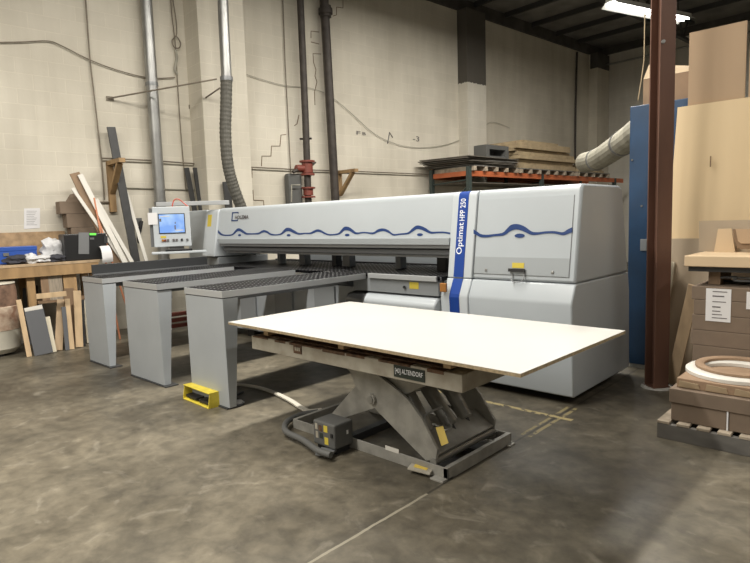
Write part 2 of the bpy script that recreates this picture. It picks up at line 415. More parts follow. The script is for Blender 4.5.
# pilasters
def pil(name, s0, s1, d, m_, ztop=6.27):
    wall_obj(name, wp(s0, d, 0), G, NW, s1 - s0, ztop, m_, t=d - .002)
def s_of(x, y): return (Vector((x, y, 0)) - WA).dot(G)
pil('trim_3', s_of(-8.12, 4.95), s_of(-8.1, 5.74), .47, 'pilaster')
pil('trim_4', s_of(-7.72, 11.6), s_of(-7.7, 12.3), .28, 'pilaster_bare')
pil('trim_5', 14.17, S1 - .02, .28, 'pilaster')
b = MB().prism([wp(14.14, .065, 5.84), wp(S1 - .07, .065, 5.84), wp(S1 - .07, .31, 5.84), wp(14.14, .31, 5.84)], (0, 0, .43)); struct(b.build('trim_6', 'ledger'))
# roof steel: purlins across, open-web girders along the wall direction
n_p = 0
for s in np.arange(-1.0, 14.6, 1.2):
    b = MB(); wbox(s - .03, s + .03, .1, 19.5, ROOM_H - .12, ROOM_H - .001, b)
    o = b.build('roof_purlin', 'joist'); struct(o)
def truss(o0, s0, s1, h=.55, pitch=.6):
    b = MB(); z1 = ROOM_H - .18; z0 = z1 - h
    wbox(s0, s1, o0 - .05, o0 + .05, z1 - .07, z1, b); wbox(s0, s1, o0 - .05, o0 + .05, z0, z0 + .07, b)
    s = s0; k = 0
    while s + pitch / 2 <= s1:
        a = wp(s, o0, z0 + .03 if k % 2 else z1 - .03); c = wp(s + pitch / 2, o0, z1 - .03 if k % 2 else z0 + .03)
        b.tube([a, c], .02, 5); s += pitch / 2; k += 1
    return b.build('roof_girder', 'joist')
for o0 in (3.0, 6.6, 10.2): struct(truss(o0, 1.0, 13.9))
# thin bright pipe under the far roof edge
struct(MB().tube([wp(S1 - .25, .3, 5.98), wp(S1 - .25, 8.5, 5.98)], .03, 8).build('sprinkler_pipe', 'galv', smooth=True))

# ------------------------------------------------------------------ ceiling lamps (one lit fixture, one inferred row, unseen fill rows added)
ROW1, FILL_ROW = 258, 52
def strip_lamp(s, off, z, label):
    c = wp(s, off, z); t = thing('ceiling_lamp', label, 'ceiling lamp', c, None)
    def wb(ds0, ds1, do0, do1, dz0, dz1): return wbox(s + ds0, s + ds1, off + do0, off + do1, z + dz0, z + dz1)
    wb(-1.2, 1.2, -.10, .10, .08, .14).build('housing', 'lampbody', t)
    b = MB(); b.prism([wp(s - 1.2, off - .10, z + .08), wp(s - 1.2, off - .2, z), wp(s - 1.2, off - .205, z), wp(s - 1.2, off - .105, z + .085)], G * 2.4)
    b.prism([wp(s - 1.2, off + .10, z + .08), wp(s - 1.2, off + .2, z), wp(s - 1.2, off + .205, z), wp(s - 1.2, off + .105, z + .085)], G * 2.4)
    b.build('reflector', 'lampbody', t)
    for q in (-.06, .06):
        MB().tube([wp(s - 1.17, off + q, z + .04), wp(s + 1.17, off + q, z + .04)], .02, 8).build('fluorescent_tube', 'lamp', t)
    b = MB()
    for q in (-.9, .9): b.tube([wp(s + q, off, z + .14), wp(s + q, off, ROOM_H - .02)], .006, 5)
    b.build('hanger', 'cable', t)
    return t
def area(s, off, z, power, sx=.3, sy=2.4, col=(1, .955, .875)):
    l = bpy.data.lights.new('unseen_strip_light', 'AREA'); l.shape = 'RECTANGLE'; l.size = sx; l.size_y = sy; l.energy = power; l.color = col
    o = bpy.data.objects.new('unseen_strip_light', l); COL.objects.link(o); o.location = wp(s, off, z); o.rotation_euler = (0, 0, -math.atan2(G.x, G.y)); return o
lp = at(650, 14, z=5.6); sl = s_of(lp.x, lp.y); ol = (Vector((lp.x, lp.y, 0)) - WA).dot(NW)
turn(strip_lamp(sl, ol, 5.6, 'lit twin-tube fluorescent ceiling lamp half hidden behind the red-brown column'), -.253)
def row(x, ys, power):
    for y in ys:
        q = Vector((x, y, 0)) - WA; area(q.dot(G), q.dot(NW), 5.75, power, .22, 2.4)
row(-4.0, (-5.5, -2.5, .5, 3.5, 6.5, 9.5), ROW1)
row(2.8, (-6, -3, 0, 3, 6, 9, 12), FILL_ROW)  # unseen row added as fill from the right, no fixtures
row(9.0, (-6, 0, 6, 12), FILL_ROW)  # another unseen row added farther out as weak fill
w = bpy.data.worlds.new('world'); sc.world = w; w.use_nodes = True
w.node_tree.nodes['Background'].inputs[0].default_value = (.9, .92, 1, 1); w.node_tree.nodes['Background'].inputs[1].default_value = .13

# ------------------------------------------------------------------ panel saw
def fz(z): return 4.315 + max(0, z - .966) * .15          # y of the leaning front face
FN = (0, 1, -.15); FP = (0, 4.315, .966)
def fp(px, py, out=0.): 
    p_ = atp(px, py, FP, FN); return p_ + Vector((0, -1, .15)).normalized() * out
FU = Vector((0, .15, 1)).normalized(); FR = Vector((1, 0, 0)); FO = Vector((0, -1, .15)).normalized()
saw = thing('panel_saw', 'long light grey panel saw with blue wave line and stripe behind the white sheet', 'panel saw', (-4.6, 4.8, 0))
def yz_prism(x0, x1, prof): 
    return MB().prism([(x0, y, z) for y, z in prof], (x1 - x0, 0, 0))
XL, XP0, XP1, XR = -7.0, -3.115, -2.85, -1.905
top_arc = [(fz(1.685), 1.685)] + [(4.472 - .045 * math.cos(math.radians(a)), 1.695 + .045 * math.sin(math.radians(a))) for a in (15, 35, 60, 90)]
hood_prof = [(fz(1.32), 1.32)] + top_arc + [(5.15, 1.74), (5.22, 1.70), (5.22, 1.32)]
hood = yz_prism(XL, XP0, hood_prof).build('pressure_beam_hood', 'white_m', saw, smooth=True)
# housing at the right
def shrink(prof, d): return prof
up_prof = [(4.315, .966)] + top_arc + [(5.20, 1.74), (5.27, 1.72), (5.43, .966)]
yz_prism(XP1, XR, up_prof).build('upper_housing', 'white_m', saw, bevel=.022, smooth=True)
LEDGE = [(4.315, .962), (4.25, .83), (4.243, .80), (4.285, .065)]
low_prof = LEDGE + [(5.5, .065), (5.47, .80), (5.435, .962)]
yz_prism(XP1, XR, low_prof).build('lower_housing', 'white_m', saw, bevel=.012, smooth=True)
# post with the blue stripe, standing a little proud
post_up = [(y - .008, z) for y, z in [(4.315, .966)] + top_arc] + [(5.15, 1.748), (5.15, .966)]
yz_prism(XP0, XP1 - .002, post_up).build('upper_post_cover', 'post_m', saw, bevel=.01, smooth=True)
post_lo = [(y - .008, z) for y, z in LEDGE] + [(5.0, .065), (5.0, .962)]
b = MB(); b.prism([(XP0 - .03, y, z) for y, z in post_lo], (XP1 - .002 - XP0 + .03, 0, 0)); b.build('lower_post_cover', 'post_m', saw, bevel=.01, smooth=True)
sp = []
for (y, z) in [(LEDGE[3][0] - .009, .10), (LEDGE[2][0] - .009, .80), (LEDGE[1][0] - .009, .83), (LEDGE[0][0] - .009, .962)]: sp.append((y, z))
st = MB(); st.strip([(-3.045, y, z) for y, z in sp], [(-2.94, y, z) for y, z in sp], (0, -1, .1), .003); st.build('blue_stripe', 'blue_s', saw)
spu = [(y - .0085, z) for y, z in [(4.315, .975), (fz(1.3), 1.3)] + top_arc]
st = MB(); st.strip([(-3.045, y, z) for y, z in spu], [(-2.94, y, z) for y, z in spu], (0, -1, .15), .003); stripe = st.build('blue_stripe', 'blue_s', saw)
# door of the saw housing: framed panel with thin dark gap
def face_rect(x0, x1, z0, z1, out, t=.002, m_=None, name=None, par=None, bev=0):
    pts = [Vector((x, fz(z), z)) + FO * out for x, z in ((x0, z0), (x1, z0), (x1, z1), (x0, z1))]
    return MB().prism(pts, FO * t).build(name, m_, par or saw, bevel=bev)
dx0, dx1, dz0, dz1 = -2.835, -1.965, 1.015, 1.655
gap = MB()
for (a, c, e, g_) in ((dx0 - .006, dx1 + .006, dz0 - .006, dz0), (dx0 - .006, dx0, dz0, dz1), (dx1, dx1 + .006, dz0, dz1)):
    gap.prism([Vector((x, fz(z), z)) for x, z in ((a, e), (c, e), (c, g_), (a, g_))], FO * .001)
gap.build('door_gap', 'midg', saw)
door = face_rect(dx0, dx1, dz0, dz1, 0, .004, 'white_m', 'housing_door')
face_rect(dx0 + .002, dx1 - .002, dz0 + .002, dz0 + .145, .004, .0015, 'band_m', 'lower_band', door)
hb = MB(); hc = fp(518, 270.5, .006)
hb.obox(hc + FO * .018, (.075, 0, 0), FU * .013, FO * .008)
for q in (-.06, .06): hb.obox(hc + Vector((q, 0, 0)) + FO * .008, (.008, 0, 0), FU * .01, FO * .01)
hd = hb.build('handle', 'blackp', door)
tag(MB().obox(fp(518.5, 265.5, .0075), (.055, 0, 0), FU * .022, FO * .001).build('warning_label', 'yellow', door), 'yellow warning label')
for px, py in ((486.5, 270), (553, 272.5)):
    MB().obox(fp(px, py, .008), (.012, 0, 0), FU * .012, FO * .004).build('lock_knob', 'galv', door, bevel=.004)
gb = MB(); hq = fp(519, 277, .004)
gb.tube(smooth_path([hq + FR * -.055 + FU * .03 + FO * .004, hq + FR * -.045 - FU * .035 + FO * .03, hq + FR * .045 - FU * .035 + FO * .03, hq + FR * .055 + FU * .03 + FO * .004], 5), .005, 6)
gb.build('wire_loop', 'midg', door, smooth=True)
# wave line
def wave(pts, name, out, par):
    A = []; Bq = []
    for px, py, th in pts: A.append(fp(px, py - th * .62, out)); Bq.append(fp(px, py + th * .62, out))
    A2 = smooth_path(A, 5); B2 = smooth_path(Bq, 5)
    return MB().strip(A2, B2, FO, .002).build(name, 'wave_b', par)
W1 = [(218.3, 231.6, 2.2), (220.5, 233.6, 2), (223, 235, 1.2), (228, 235.3, 1), (232.5, 234.6, 1.2), (235.3, 232, 2.2), (237.5, 230, 2.3), (240, 229.9, 2.3), (243, 231.6, 2.3), (246.5, 233.7, 1.6), (250, 233.9, 1.1), (255, 233.8, 1.1), (259, 233.4, 1.5), (262, 231.8, 1.8), (264.5, 231.2, 1.8), (267.5, 232.2, 1.8), (271, 234.3, 1.5), (276, 234.9, 1), (281, 234, 1.3), (284, 231.5, 2.6), (286.5, 229.7, 2.8), (290, 229.7, 2.8), (294, 231.7, 2.5), (299, 233.8, 1.5), (305, 233.4, 1.1), (310.5, 233.3, 1.3), (314, 231.8, 1.9), (317.5, 230.6, 1.9), (321, 231.2, 1.9), (325, 233.4, 1.5), (330, 234.8, 1.1), (338, 234, 1.3), (341.5, 231.4, 2.6), (344.5, 228.7, 2.9), (348.5, 228.7, 2.9), (352.5, 231, 2.7), (356.5, 233.3, 1.6), (364, 232.5, 1.1), (373, 233.3, 1.5), (378, 230.8, 2.2), (383, 229.8, 2.2), (388, 231.2, 2.1), (393.5, 234.7, 1.4), (400, 234.2, 1.2), (408, 233.3, 1.5), (412.5, 230.2, 2.8), (416.5, 227.5, 3), (421, 227.8, 3), (426, 230, 2.9), (431, 232.6, 1.8), (438, 232.4, 1.3), (444, 232.4, 1.3), (450.3, 233.4, 1.4)]
wave(W1, 'wave_stripe', .001, hood)
W2 = [(474, 231.6, 3.6), (477, 233.2, 3.2), (481, 235.6, 2.6), (487, 236.2, 2.2), (495, 235.2, 1.8), (503, 234.3, 2.4), (507, 231.6, 3.8), (511, 228.2, 4.6), (516, 226.8, 4.4), (521, 227.6, 4.4), (526, 229.8, 4.2), (532, 233.2, 2.8), (538, 233.5, 2), (546, 232.5, 1.8), (555, 232.4, 2), (563, 233.8, 2.4), (568, 231.8, 3.6), (572.6, 229.8, 4)]
wave(W2, 'wave_stripe', .0062, door)
def oval(px, py, rx, ry, out, par):
    c = fp(px, py, out); MB().prism([c + FR * (rx * math.cos(a)) + FU * (ry * math.sin(a)) for a in np.linspace(0, 2 * PI, 17)[:-1]], FO * .002).build('oval_mark', 'wave_b', par)
for px, py in ((239.7, 235.2), (288.7, 235.2), (347.3, 235), (420, 234.7)): oval(px, py, .036, .014, .001, hood)
oval(520, 235.8, .047, .018, .0062, door)
# lettering
o_ = fp(467.0, 254.6, .012); text_mesh('optimat_lettering', 'Optimat', Vector((-2.955, 0, 0)) + Vector((0, fz(o_.z), o_.z)) + FO * .0122, FU, (-1, .0, .0), .285, .078, 'white_t', stripe)
o2 = fp(467.0, 221, .012); text_mesh('model_lettering', 'HPP 250', Vector((-2.966, 0, 0)) + Vector((0, fz(o2.z), o2.z)) + FO * .0122, FU, (-1, 0, 0), .20, .056, 'white_t', stripe)
# maker's mark on the hood: open blue bracket and word
c = fp(231.6, 221.3, .002); cw = (fp(238.6, 213, .002) - c).x; ch = (fp(232, 212.2, .002) - c).z
lb = MB(); th = .021
for (x0, x1, z0, z1) in ((0, th, 0, ch), (0, cw, ch - th * .7, ch), (0, cw, 0, th * .7), (cw - th * .6, cw, ch * .80, ch), (cw - th * .6, cw, 0, ch * .25)):
    lb.prism([c + FR * x + FU * z for x, z in ((x0, z0), (x1, z0), (x1, z1), (x0, z1))], FO * .002)
lb.build('bracket_logo', 'wave_b', hood)
c2 = fp(235.2, 219.4, .0045); text_mesh('maker_lettering', 'HOLZMA', c2, FR, FU, (fp(248.8, 218, 0) - c2).x, .050, 'ink', hood, .0015, .03)
# skirt, pressure beam, gap
def skirt(z0, z1, y, m_, nm, x0=XL + .05, x1=XP0 - .002, t=.04): return B(x0, y, z0, x1, y + t, z1).build(nm, m_, saw, bevel=.004)
skirt(1.26, 1.325, 4.345, 'band_m', 'clear_skirt')
skirt(1.225, 1.262, 4.36, 'midg', 'skirt_rail', t=.03)
B(XL + .08, 4.40, 1.16, XP0 - .002, 4.55, 1.218).build('pressure_beam', 'beam_m', saw, bevel=.01)
B(XL + .08, 4.43, 1.135, XP0 - .002, 4.5, 1.158).build('pressure_lip', 'midg', saw)
B(XL + .06, 4.60, 1.165, XP0 - .002, 4.68, 1.34).build('beam_back', 'blackp', saw)
# machine table and base
B(XL, 4.205, .945, XP0 - .002, 5.35, .978).build('machine_table', 'nozzle', saw)
B(-4.0, 4.18, .935, XP0 - .035, 4.204, .983).build('table_edge_profile', 'rim_m', saw, bevel=.004)
B(-4.24, 4.215, .80, XP0 - .035, 4.5, .934).build('front_panel', 'grey_m', saw)
B(XL + .02, 4.40, .12, XP0 - .035, 5.3, .80).build('machine_base', 'leg_m', saw)
for x in (-6.6, -5.6, -4.6, -3.6): B(x, 4.5, 0, x + .15, 5.2, .119).build('foot', 'blackp', saw)
for x in (-2.75, -2.15): B(x, 4.5, 0, x + .15, 5.2, .064).build('foot', 'blackp', saw)
for x in (-6.55, -5.80, -5.05):
    B(x, 4.37, .14, x + .34, 4.40, .79).build('base_panel', 'grey_m', saw, bevel=.006)
# rounded extraction cover low at the front
cp_ = [(4.24, .62), (4.16, .66), (4.155, .72), (4.20, .775), (4.4, .80), (4.4, .62)]
MB().prism([(-4.07, y, z) for y, z in cp_], (XP0 - .04 + 4.07, 0, 0)).build('extraction_cover', 'post_m', saw, bevel=.02, smooth=True)
MB().prism([(-4.33, y + .01, z - .01) for y, z in cp_], (.25, 0, 0)).build('cover_end', 'midg', saw, bevel=.02, smooth=True)
tag(MB().obox(at(414, 285.5, y=4.213), (.055, 0, 0), (0, .001, 0), (0, 0, .032)).build('warning_label', 'yellow', saw), 'yellow warning label on the grey front panel')
MB().tube([at(404, 287, y=4.215), at(404, 287, y=4.19)], .013, 10).build('push_button', 'blackp', saw)
tag(MB().obox(at(443.5, 287.5, y=4.20), (.035, 0, 0), (0, .012, 0), (0, 0, .04)).build('orange_guard_block', 'orange_l', saw, bevel=.006), 'orange block at the stripe post')
for px, wpx, m_ in ((282, 5, 'grey_m'), (305, 9, 'midg'), (337, 6, 'blackp'), (349, 10, 'midg'), (401, 6, 'grey_m'), (444, 9, 'blackp')):
    p_ = at(px, 262, y=4.8); hw = wpx * .0059
    B(p_.x - hw, 4.75, .979, p_.x + hw, 4.85, 1.30).build('clamp_post', m_, saw)
B(XL + .1, 5.25, .9785, XP0 - .05, 5.30, .995).build('rear_rail', 'darkg', saw)
B(XL + .3, 5.62, .0, XP0 - .1, 5.67, 1.24).build('rear_cover', 'post_m', saw)
# end cover at the left with warning label
ec = [(fz(1.0) - .02, 1.08), (fz(1.3) - .03, 1.3)] + [(y - .02, z - .01) for y, z in top_arc] + [(5.2, 1.73), (5.2, 1.08)]
MB().prism([(XL - .32, y, z) for y, z in ec], (.318, 0, 0)).build('end_cover', 'post_m', saw, bevel=.015, smooth=True)
tag(MB().obox(Vector((XL - .20, fz(1.56) - .022, 1.56)), (.05, 0, 0), FU * .10, FO * .002).build('warning_label', 'yellow', saw), 'tall yellow warning label on the end cover')
B(XL - .32, 4.36, .12, XL - .002, 5.2, 1.07).build('end_base', 'grey_m', saw, bevel=.01)
B(XL - .88, 4.42, .12, XL - .322, 4.9, 1.73).build('electrical_cabinet', 'white_m', saw, bevel=.012)

# ------------------------------------------------------------------ air cushion tables
def air_table(x0, x1, y1, label, y0=2.53, foot=.04):
    t = thing('air_table', label, 'machine table', ((x0 + x1) / 2, y0, 0), 'air cushion tables in front of the panel saw')
    b = MB(); r = .010
    b.box(x0, y0, .925, x1, y0 + .008, .978); b.box(x1 - r, y0 + .008, .925, x1, y1, .978); b.box(x0, y0 + .008, .925, x0 + .008, y1, .978)
    b.build('rim', 'rim_m', t)
    B(x0 + .0085, y0 + .0085, .926, x1 - r - .0005, y1, .9785).build('nozzle_plate', 'nozzle', t)
    lg = MB()     # wedge leg: deep at the top
    top = [(x0 + .004, y0 + .004), (x1 - .006, y0 + .004), (x1 - .006, y0 + .150), (x0 + .004, y0 + .150)]
    bot = [(x0 + .004, y0 + .012), (x1 - .006, y0 + .012), (x1 - .006, y0 + .080), (x0 + .004, y0 + .080)]
    v0 = [lg.bm.verts.new((x, y, .012)) for x, y in bot]; v1 = [lg.bm.verts.new((x, y, .916)) for x, y in top]
    lg.bm.faces.new(v0); lg.bm.faces.new(v1)
    for i in range(4): lg.bm.faces.new((v0[i], v0[(i + 1) % 4], v1[(i + 1) % 4], v1[i]))
    lg.build('leg', 'leg_m', t, bevel=.004)
    B(x0 + .01, y0 + .008, .917, x1 - .012, y0 + .15, .924).build('head_plate', 'darkg', t)
    B(x0 + .02, y0 + .0, 0, x1 + foot, y0 + .13, .011).build('foot_plate', 'darkg', t)
    B((x0 + x1) / 2 - .04, y0 + .16, .86, (x0 + x1) / 2 + .04, y1, .899).build('beam', 'midg', t)
    return t
air_table(-4.632, -4.038, 4.195, 'air cushion table with the yellow foot pedal at its leg, beside the white sheet', foot=-.02)
air_table(-5.850, -5.133, 4.18, 'middle one of the three air cushion tables, black plate on a wedge leg')
T1 = air_table(-6.905, -6.358, 4.18, 'air cushion table under the black guide fence, farthest from the white sheet')
fe = thing('guide_fence', 'long dark metal guide fence on the outer edge of the farthest air table', 'fence', (-6.92, 3.4, .978))
B(-6.96, 2.66, .978, -6.935, 4.15, 1.10).build('fence_face', 'darkg', fe, bevel=.003)
B(-6.934, 2.66, .978, -6.89, 4.15, .992).build('fence_foot', 'midg', fe)

# ------------------------------------------------------------------ control terminal on its boom
TC = Vector((-7.28, 3.86, 0)); vd = Vector((TC.x, TC.y, 0)).normalized(); tr = Vector((-vd.y, vd.x, 0)) * -1  # right as seen from the room
tr = Vector((vd.y, -vd.x, 0)); tf = -vd
tm = thing('control_terminal', 'white operator terminal with lit blue screen hanging from a boom by the wall', 'control terminal', (TC.x, TC.y, 1.2))
def tb(r0, r1, f0, f1, z0, z1, name, m_, par, bev=.0):
    c_ = TC + tr * ((r0 + r1) / 2) + tf * ((f0 + f1) / 2); c_.z = (z0 + z1) / 2
    return MB().obox(c_, tr * ((r1 - r0) / 2), tf * ((f1 - f0) / 2), (0, 0, (z1 - z0) / 2)).build(name, m_, par, bevel=bev)
body = tb(-.235, .235, -.09, .03, 1.245, 1.775, 'terminal_housing', 'post_m', tm, .008)
tb(-.275, -.237, -.09, .0, 1.25, 1.76, 'side_cover', 'midg', tm)
tb(-.165, .17, .031, .036, 1.42, 1.685, 'screen_bezel', 'blackp', body)
tb(-.155, .16, .037, .039, 1.432, 1.675, 'screen', 'screen', body)
for r_, z_, w_, h_, m_ in ((-.14, 1.60, .012, .02, 'ink'), (.04, 1.50, .008, .028, 'ink'), (.045, 1.56, .006, .012, 'ink'), (.09, 1.462, .05, .006, 'whiteb'), (-.08, 1.65, .06, .005, 'whiteb')):
    tb(r_ - w_, r_ + w_, .0391, .0395, z_ - h_, z_ + h_, 'screen_icon', m_, body)
for r_, m_ in ((-.125, 'orange_l'), (-.095, 'red'), (-.06, 'ink'), (.01, 'ink'), (.05, 'ink'), (.115, 'blackp'), (.185, 'midg')):
    tb(r_ - .014, r_ + .014, .031, .044, 1.318, 1.348, 'button', m_, body, .003)
tb(-.15, -.08, .031, .033, 1.362, 1.392, 'yellow_sticker', 'yellow', body)
tb(-.29, -.175, .031, .036, 1.545, 1.70, 'paper_note', 'paper', body)
tb(-.27, .42, .0, .16, 1.155, 1.185, 'keyboard_shelf', 'post_m', tm, .006)
tb(-.10, .24, .02, .14, 1.187, 1.212, 'keyboard', 'blackp', tm, .004)
tb(-.05, .14, -.06, .0, 1.186, 1.244, 'bracket', 'midg', tm)
e0 = Vector((-7.62, 3.84, 1.80)); e1 = Vector((-6.95, 4.55, 1.80))
d_ = (e1 - e0); MB().obox((e0 + e1) / 2 + Vector((0, 0, .02)), d_ / 2, Vector((-d_.y, d_.x, 0)).normalized() * .03, (0, 0, .028)).build('boom', 'rim_m', tm, bevel=.004)
p0 = TC + tr * .02; tag(MB().tube(smooth_path([Vector((p0.x, p0.y, 1.776)), p0 + tr * .03 + Vector((0, 0, 1.86)), p0 + tr * .09 + Vector((0, 0, 1.87)), p0 + tr * .17 + Vector((0, 0, 1.80)), p0 + tr * .2 + Vector((0, 0, 1.776))], 5), .008, 6).build('looped_hose', 'red_hose', tm, smooth=True), 'small red looped hose')

# ------------------------------------------------------------------ lift table with the white sheet
lift = thing('scissor_lift_table', 'low grey scissor lift table standing under the white sheet', 'lift table', (-2.6, 2.95, 0))
PX0, PX1, PY0, PY1 = -3.55, -1.69, 2.45, 3.28
b = MB(); b.box(PX0, PY0, .592, PX1, PY0 + .05, .690); b.box(PX0, PY1 - .05, .592, PX1, PY1, .690); b.box(PX0, PY0 + .05, .592, PX0 + .05, PY1 - .05, .690); b.box(PX1 - .05, PY0 + .05, .592, PX1, PY1 - .05, .690)
b.box(PX0 + .05, PY0 + .05, .665, PX1 - .05, PY1 - .05, .690)
plat = b.build('platform', 'lift_top', lift, bevel=.004)
b = MB(); k = PX0 + .02
while k < PX1 - .1:
    w_ = random.uniform(.1, .35); b.box(k, PY0 - .002, .690 - random.uniform(.006, .02), min(k + w_, PX1 - .02), PY0 + .3, .6915); k += w_ + random.uniform(0, .12)
b.build('worn_edge', 'rust', plat)
sg = at(409, 373.5, y=PY0 - .003); 
sign = MB().obox(sg, (.112, 0, 0), (0, .002, 0), (0, 0, .034)).build('name_plate', 'black_sign', plat)
text_mesh('plate_lettering', '[40] ALTENDORF', sg + Vector((-.100, -.0025, -.017)), (1, 0, 0), (0, 0, 1), .20, .036, 'white_t', sign)
sg = at(297.6, 349.5, y=PY0 - .003)
s2 = MB().obox(sg, (.042, 0, 0), (0, .002, 0), (0, 0, .028)).build('side_label', 'rust', plat)
for q in (-.02, .0, .02): MB().obox(sg + Vector((q, -.003, .003)), (.006, 0, 0), (0, .001, 0), (0, 0, .012)).build('label_mark', 'lift_top', s2)
# base frame
b = MB(); BX0, BX1, BY0, BY1 = -3.3, -1.905, 2.60, 3.32
b.box(BX0, BY0, .0, BX1, BY0 + .012, .07); b.box(BX0, BY0 + .012, 0, BX1, BY0 + .06, .01); b.box(BX0, BY1 - .012, 0, BX1, BY1, .07); b.box(BX0, BY1 - .06, 0, BX1, BY1 - .012, .01)
b.box(BX1 - .03, BY0, 0, BX1, BY1, .072); b.box(BX0, BY0 + .012, 0, BX0 + .03, BY1 - .012, .07); b.box(BX1 - .09, BY0 - .05, 0, BX1, BY0, .012); b.box(BX1, BY1 - .07, 0, BX1 + .03, BY1, .012)
b.build('base_frame', 'lift', lift, bevel=.002)
B(BX0 + .5, BY0 + .06, .0, BX0 + .56, BY1 - .06, .05).build('cross_member', 'darkg', lift); B(BX1 - .35, BY0 + .4, 0, BX1 - .03, BY0 + .44, .04).build('cross_member', 'darkg', lift)
# arms: plates in X-Z
def arm(P, Q, y0, t, wa, wb, nm='scissor_arm', m_='lift', tip=None):
    P = Vector((P[0], 0, P[1])); Q = Vector((Q[0], 0, Q[1])); d = (Q - P).normalized(); n = Vector((-d.z, 0, d.x)); mid = (P + Q) / 2
    pts = [P + n * wa, P - n * wa, mid - n * wb, Q - n * wa, Q + n * wa, mid + n * wb]
    return MB().prism([(q.x, y0, q.z) for q in pts], (0, t, 0)).build(nm, m_, lift, bevel=.004)
A_lo, A_hi = (-2.03, .095), (-2.94, .625); B_lo, B_hi = (-3.02, .10), (-1.98, .60)
arm1 = [at(px, py, y=2.62) for px, py in ((336, 356), (350, 372), (355, 386), (374, 408), (420, 455), (426, 461), (436, 460), (437, 450), (422, 420), (408, 400), (392, 386), (362, 362))]
arm2 = [at(px, py, y=2.66) for px, py in ((356, 385), (333, 412), (311, 436), (312, 444), (322, 444), (346, 417.5), (374, 408.5), (400, 397), (430, 384), (446, 372), (420, 370), (380, 372))]
for nm_, pl_, ys_ in (('scissor_arm', arm1, (2.62, 3.255)), ('scissor_arm', arm2, (2.66, 3.21))):
    for y_ in ys_: MB().prism([(q.x, y_, min(q.z, .59)) for q in pl_], (0, .022, 0)).build(nm_, 'lift', lift, bevel=.003)
MB().tube([(-2.50, 2.60, .368), (-2.50, 3.29, .368)], .035, 20).build('pivot_shaft', 'lift', lift, smooth=True)
MB().tube([(-2.50, 2.592, .368), (-2.50, 2.602, .368)], .024, 16).build('pivot_pin', 'galv', lift, smooth=True)
MB().tube([(-2.02, 2.615, .075), (-2.02, 3.28, .075)], .024, 14).build('roller_shaft', 'cyl', lift, smooth=True)
ad = (Vector((A_hi[0], 0, A_hi[1])) - Vector((A_lo[0], 0, A_lo[1]))).normalized(); an = Vector((-ad.z, 0, ad.x)); an = an if an.z > 0 else -an
c_ = Vector((A_lo[0], 0, A_lo[1])) + ad * .07 + an * .03; c_.y = 2.948
MB().obox(c_, ad * .085, (0, .303, 0), an * .008).build('torsion_plate', 'lift', lift, bevel=.003)
for y_, lo_, hi_ in ((2.76, (428, 433), (403, 384)), (2.94, (451, 425), (424, 382)), (3.11, (466, 418), (445, 380))):
    s_ = at(*lo_, y=y_); e_ = at(*hi_, y=y_); ad2 = (e_ - s_).normalized(); r_ = .05
    cy = MB().tube([s_, s_ + ad2 * .01, e_ - ad2 * .01, e_], [r_ * .8, r_, r_, r_ * .8], 18).build('lift_cylinder', 'cyl', lift, smooth=True)
    MB().tube([e_, e_ + ad2 * .2], .02, 10).build('piston_rod', 'galv', cy, smooth=True)
    MB().tube([s_ - ad2 * .05, s_], .018, 8).build('rod_end', 'darkg', cy, smooth=True)
rp = [at(428, 426, y=2.75), at(424.5, 416, y=2.75), at(438, 408.5, y=2.85), at(449, 406, y=3.05), at(461, 419, y=3.15)]
MB().tube(smooth_path(rp, 5), .007, 6).build('wire_guard', 'cyl', lift, smooth=True)
rp = [at(444, 410, y=2.9), at(451, 424, y=2.85), at(449, 429, y=2.8), at(443, 431, y=2.78)]
MB().tube(smooth_path(rp, 5), .007, 6).build('wire_guard', 'cyl', lift, smooth=True)
tg = MB(); q0 = [at(435.5, 427.5, y=2.72), at(443, 426, y=2.74), at(448.5, 443, y=2.70), at(441.5, 446, y=2.68)]
tg.prism(q0, (.003, -.003, .002)); tag(tg.build('paper_tag', 'tag_y', lift), 'yellow hanging tag')
MB().tube([at(475, 427, y=3.3), at(483, 428.5, y=3.3), at(497, 432, y=3.3), at(496, 436, y=3.3)], .006, 6).build('rear_rod', 'cyl', lift, smooth=True)
pp = at(421, 468, z=.03); MB().obox(pp, (.075, .01, 0), (-.02, .05, 0), (0, 0, .004)).build('foot_tab', 'lift_top', lift); MB().obox(pp + Vector((0, 0, .0055)), (.045, .006, 0), (-.008, .018, 0), (0, 0, .001)).build('tab_label', 'tag_y', lift)
lx = at(392, 449.5, y=2.598); MB().obox(lx, (.055, 0, 0), (0, .001, 0), (0, 0, .014)).build('rail_label', 'whiteb', lift)
# hydraulic power box and its guard pipe
HX0, HX1, HY0, HY1 = -2.875, -2.665, 2.43, 2.598
pb = thing('hydraulic_power_box', 'dark grey hydraulic box with worn warning labels on the floor by the lift table', 'control box', ((HX0 + HX1) / 2, 2.5, 0))
bx = B(HX0, HY0, .04, HX1, HY1, .205).build('housing', 'grey_box', pb, bevel=.012)
B(HX0 + .02, HY0 + .02, 0, HX1 - .02, HY1 - .02, .039).build('foot', 'blackp', pb)
for dx, dz, w_, h_, m_ in ((.035, .165, .012, .02, 'lift_top'), (.075, .160, .018, .02, 'rust'), (.082, .112, .016, .018, 'black_sign'), (.125, .165, .018, .022, 'yellow'), (.130, .085, .018, .024, 'yellow'), (.04, .11, .012, .022, 'lift_top')):
    B(HX0 + dx - w_, HY0 - .0015, dz - h_, HX0 + dx + w_, HY0 - .0002, dz + h_).build('warning_sticker', m_, bx)
B(HX1 + .0002, 2.535, .12, HX1 + .003, 2.55, .145).build('white_toggle', 'paper', bx)
B(HX0 + .175, HY0 - .008, .12, HX0 + .195, HY0 - .0002, .145).build('knob', 'blackp', bx)
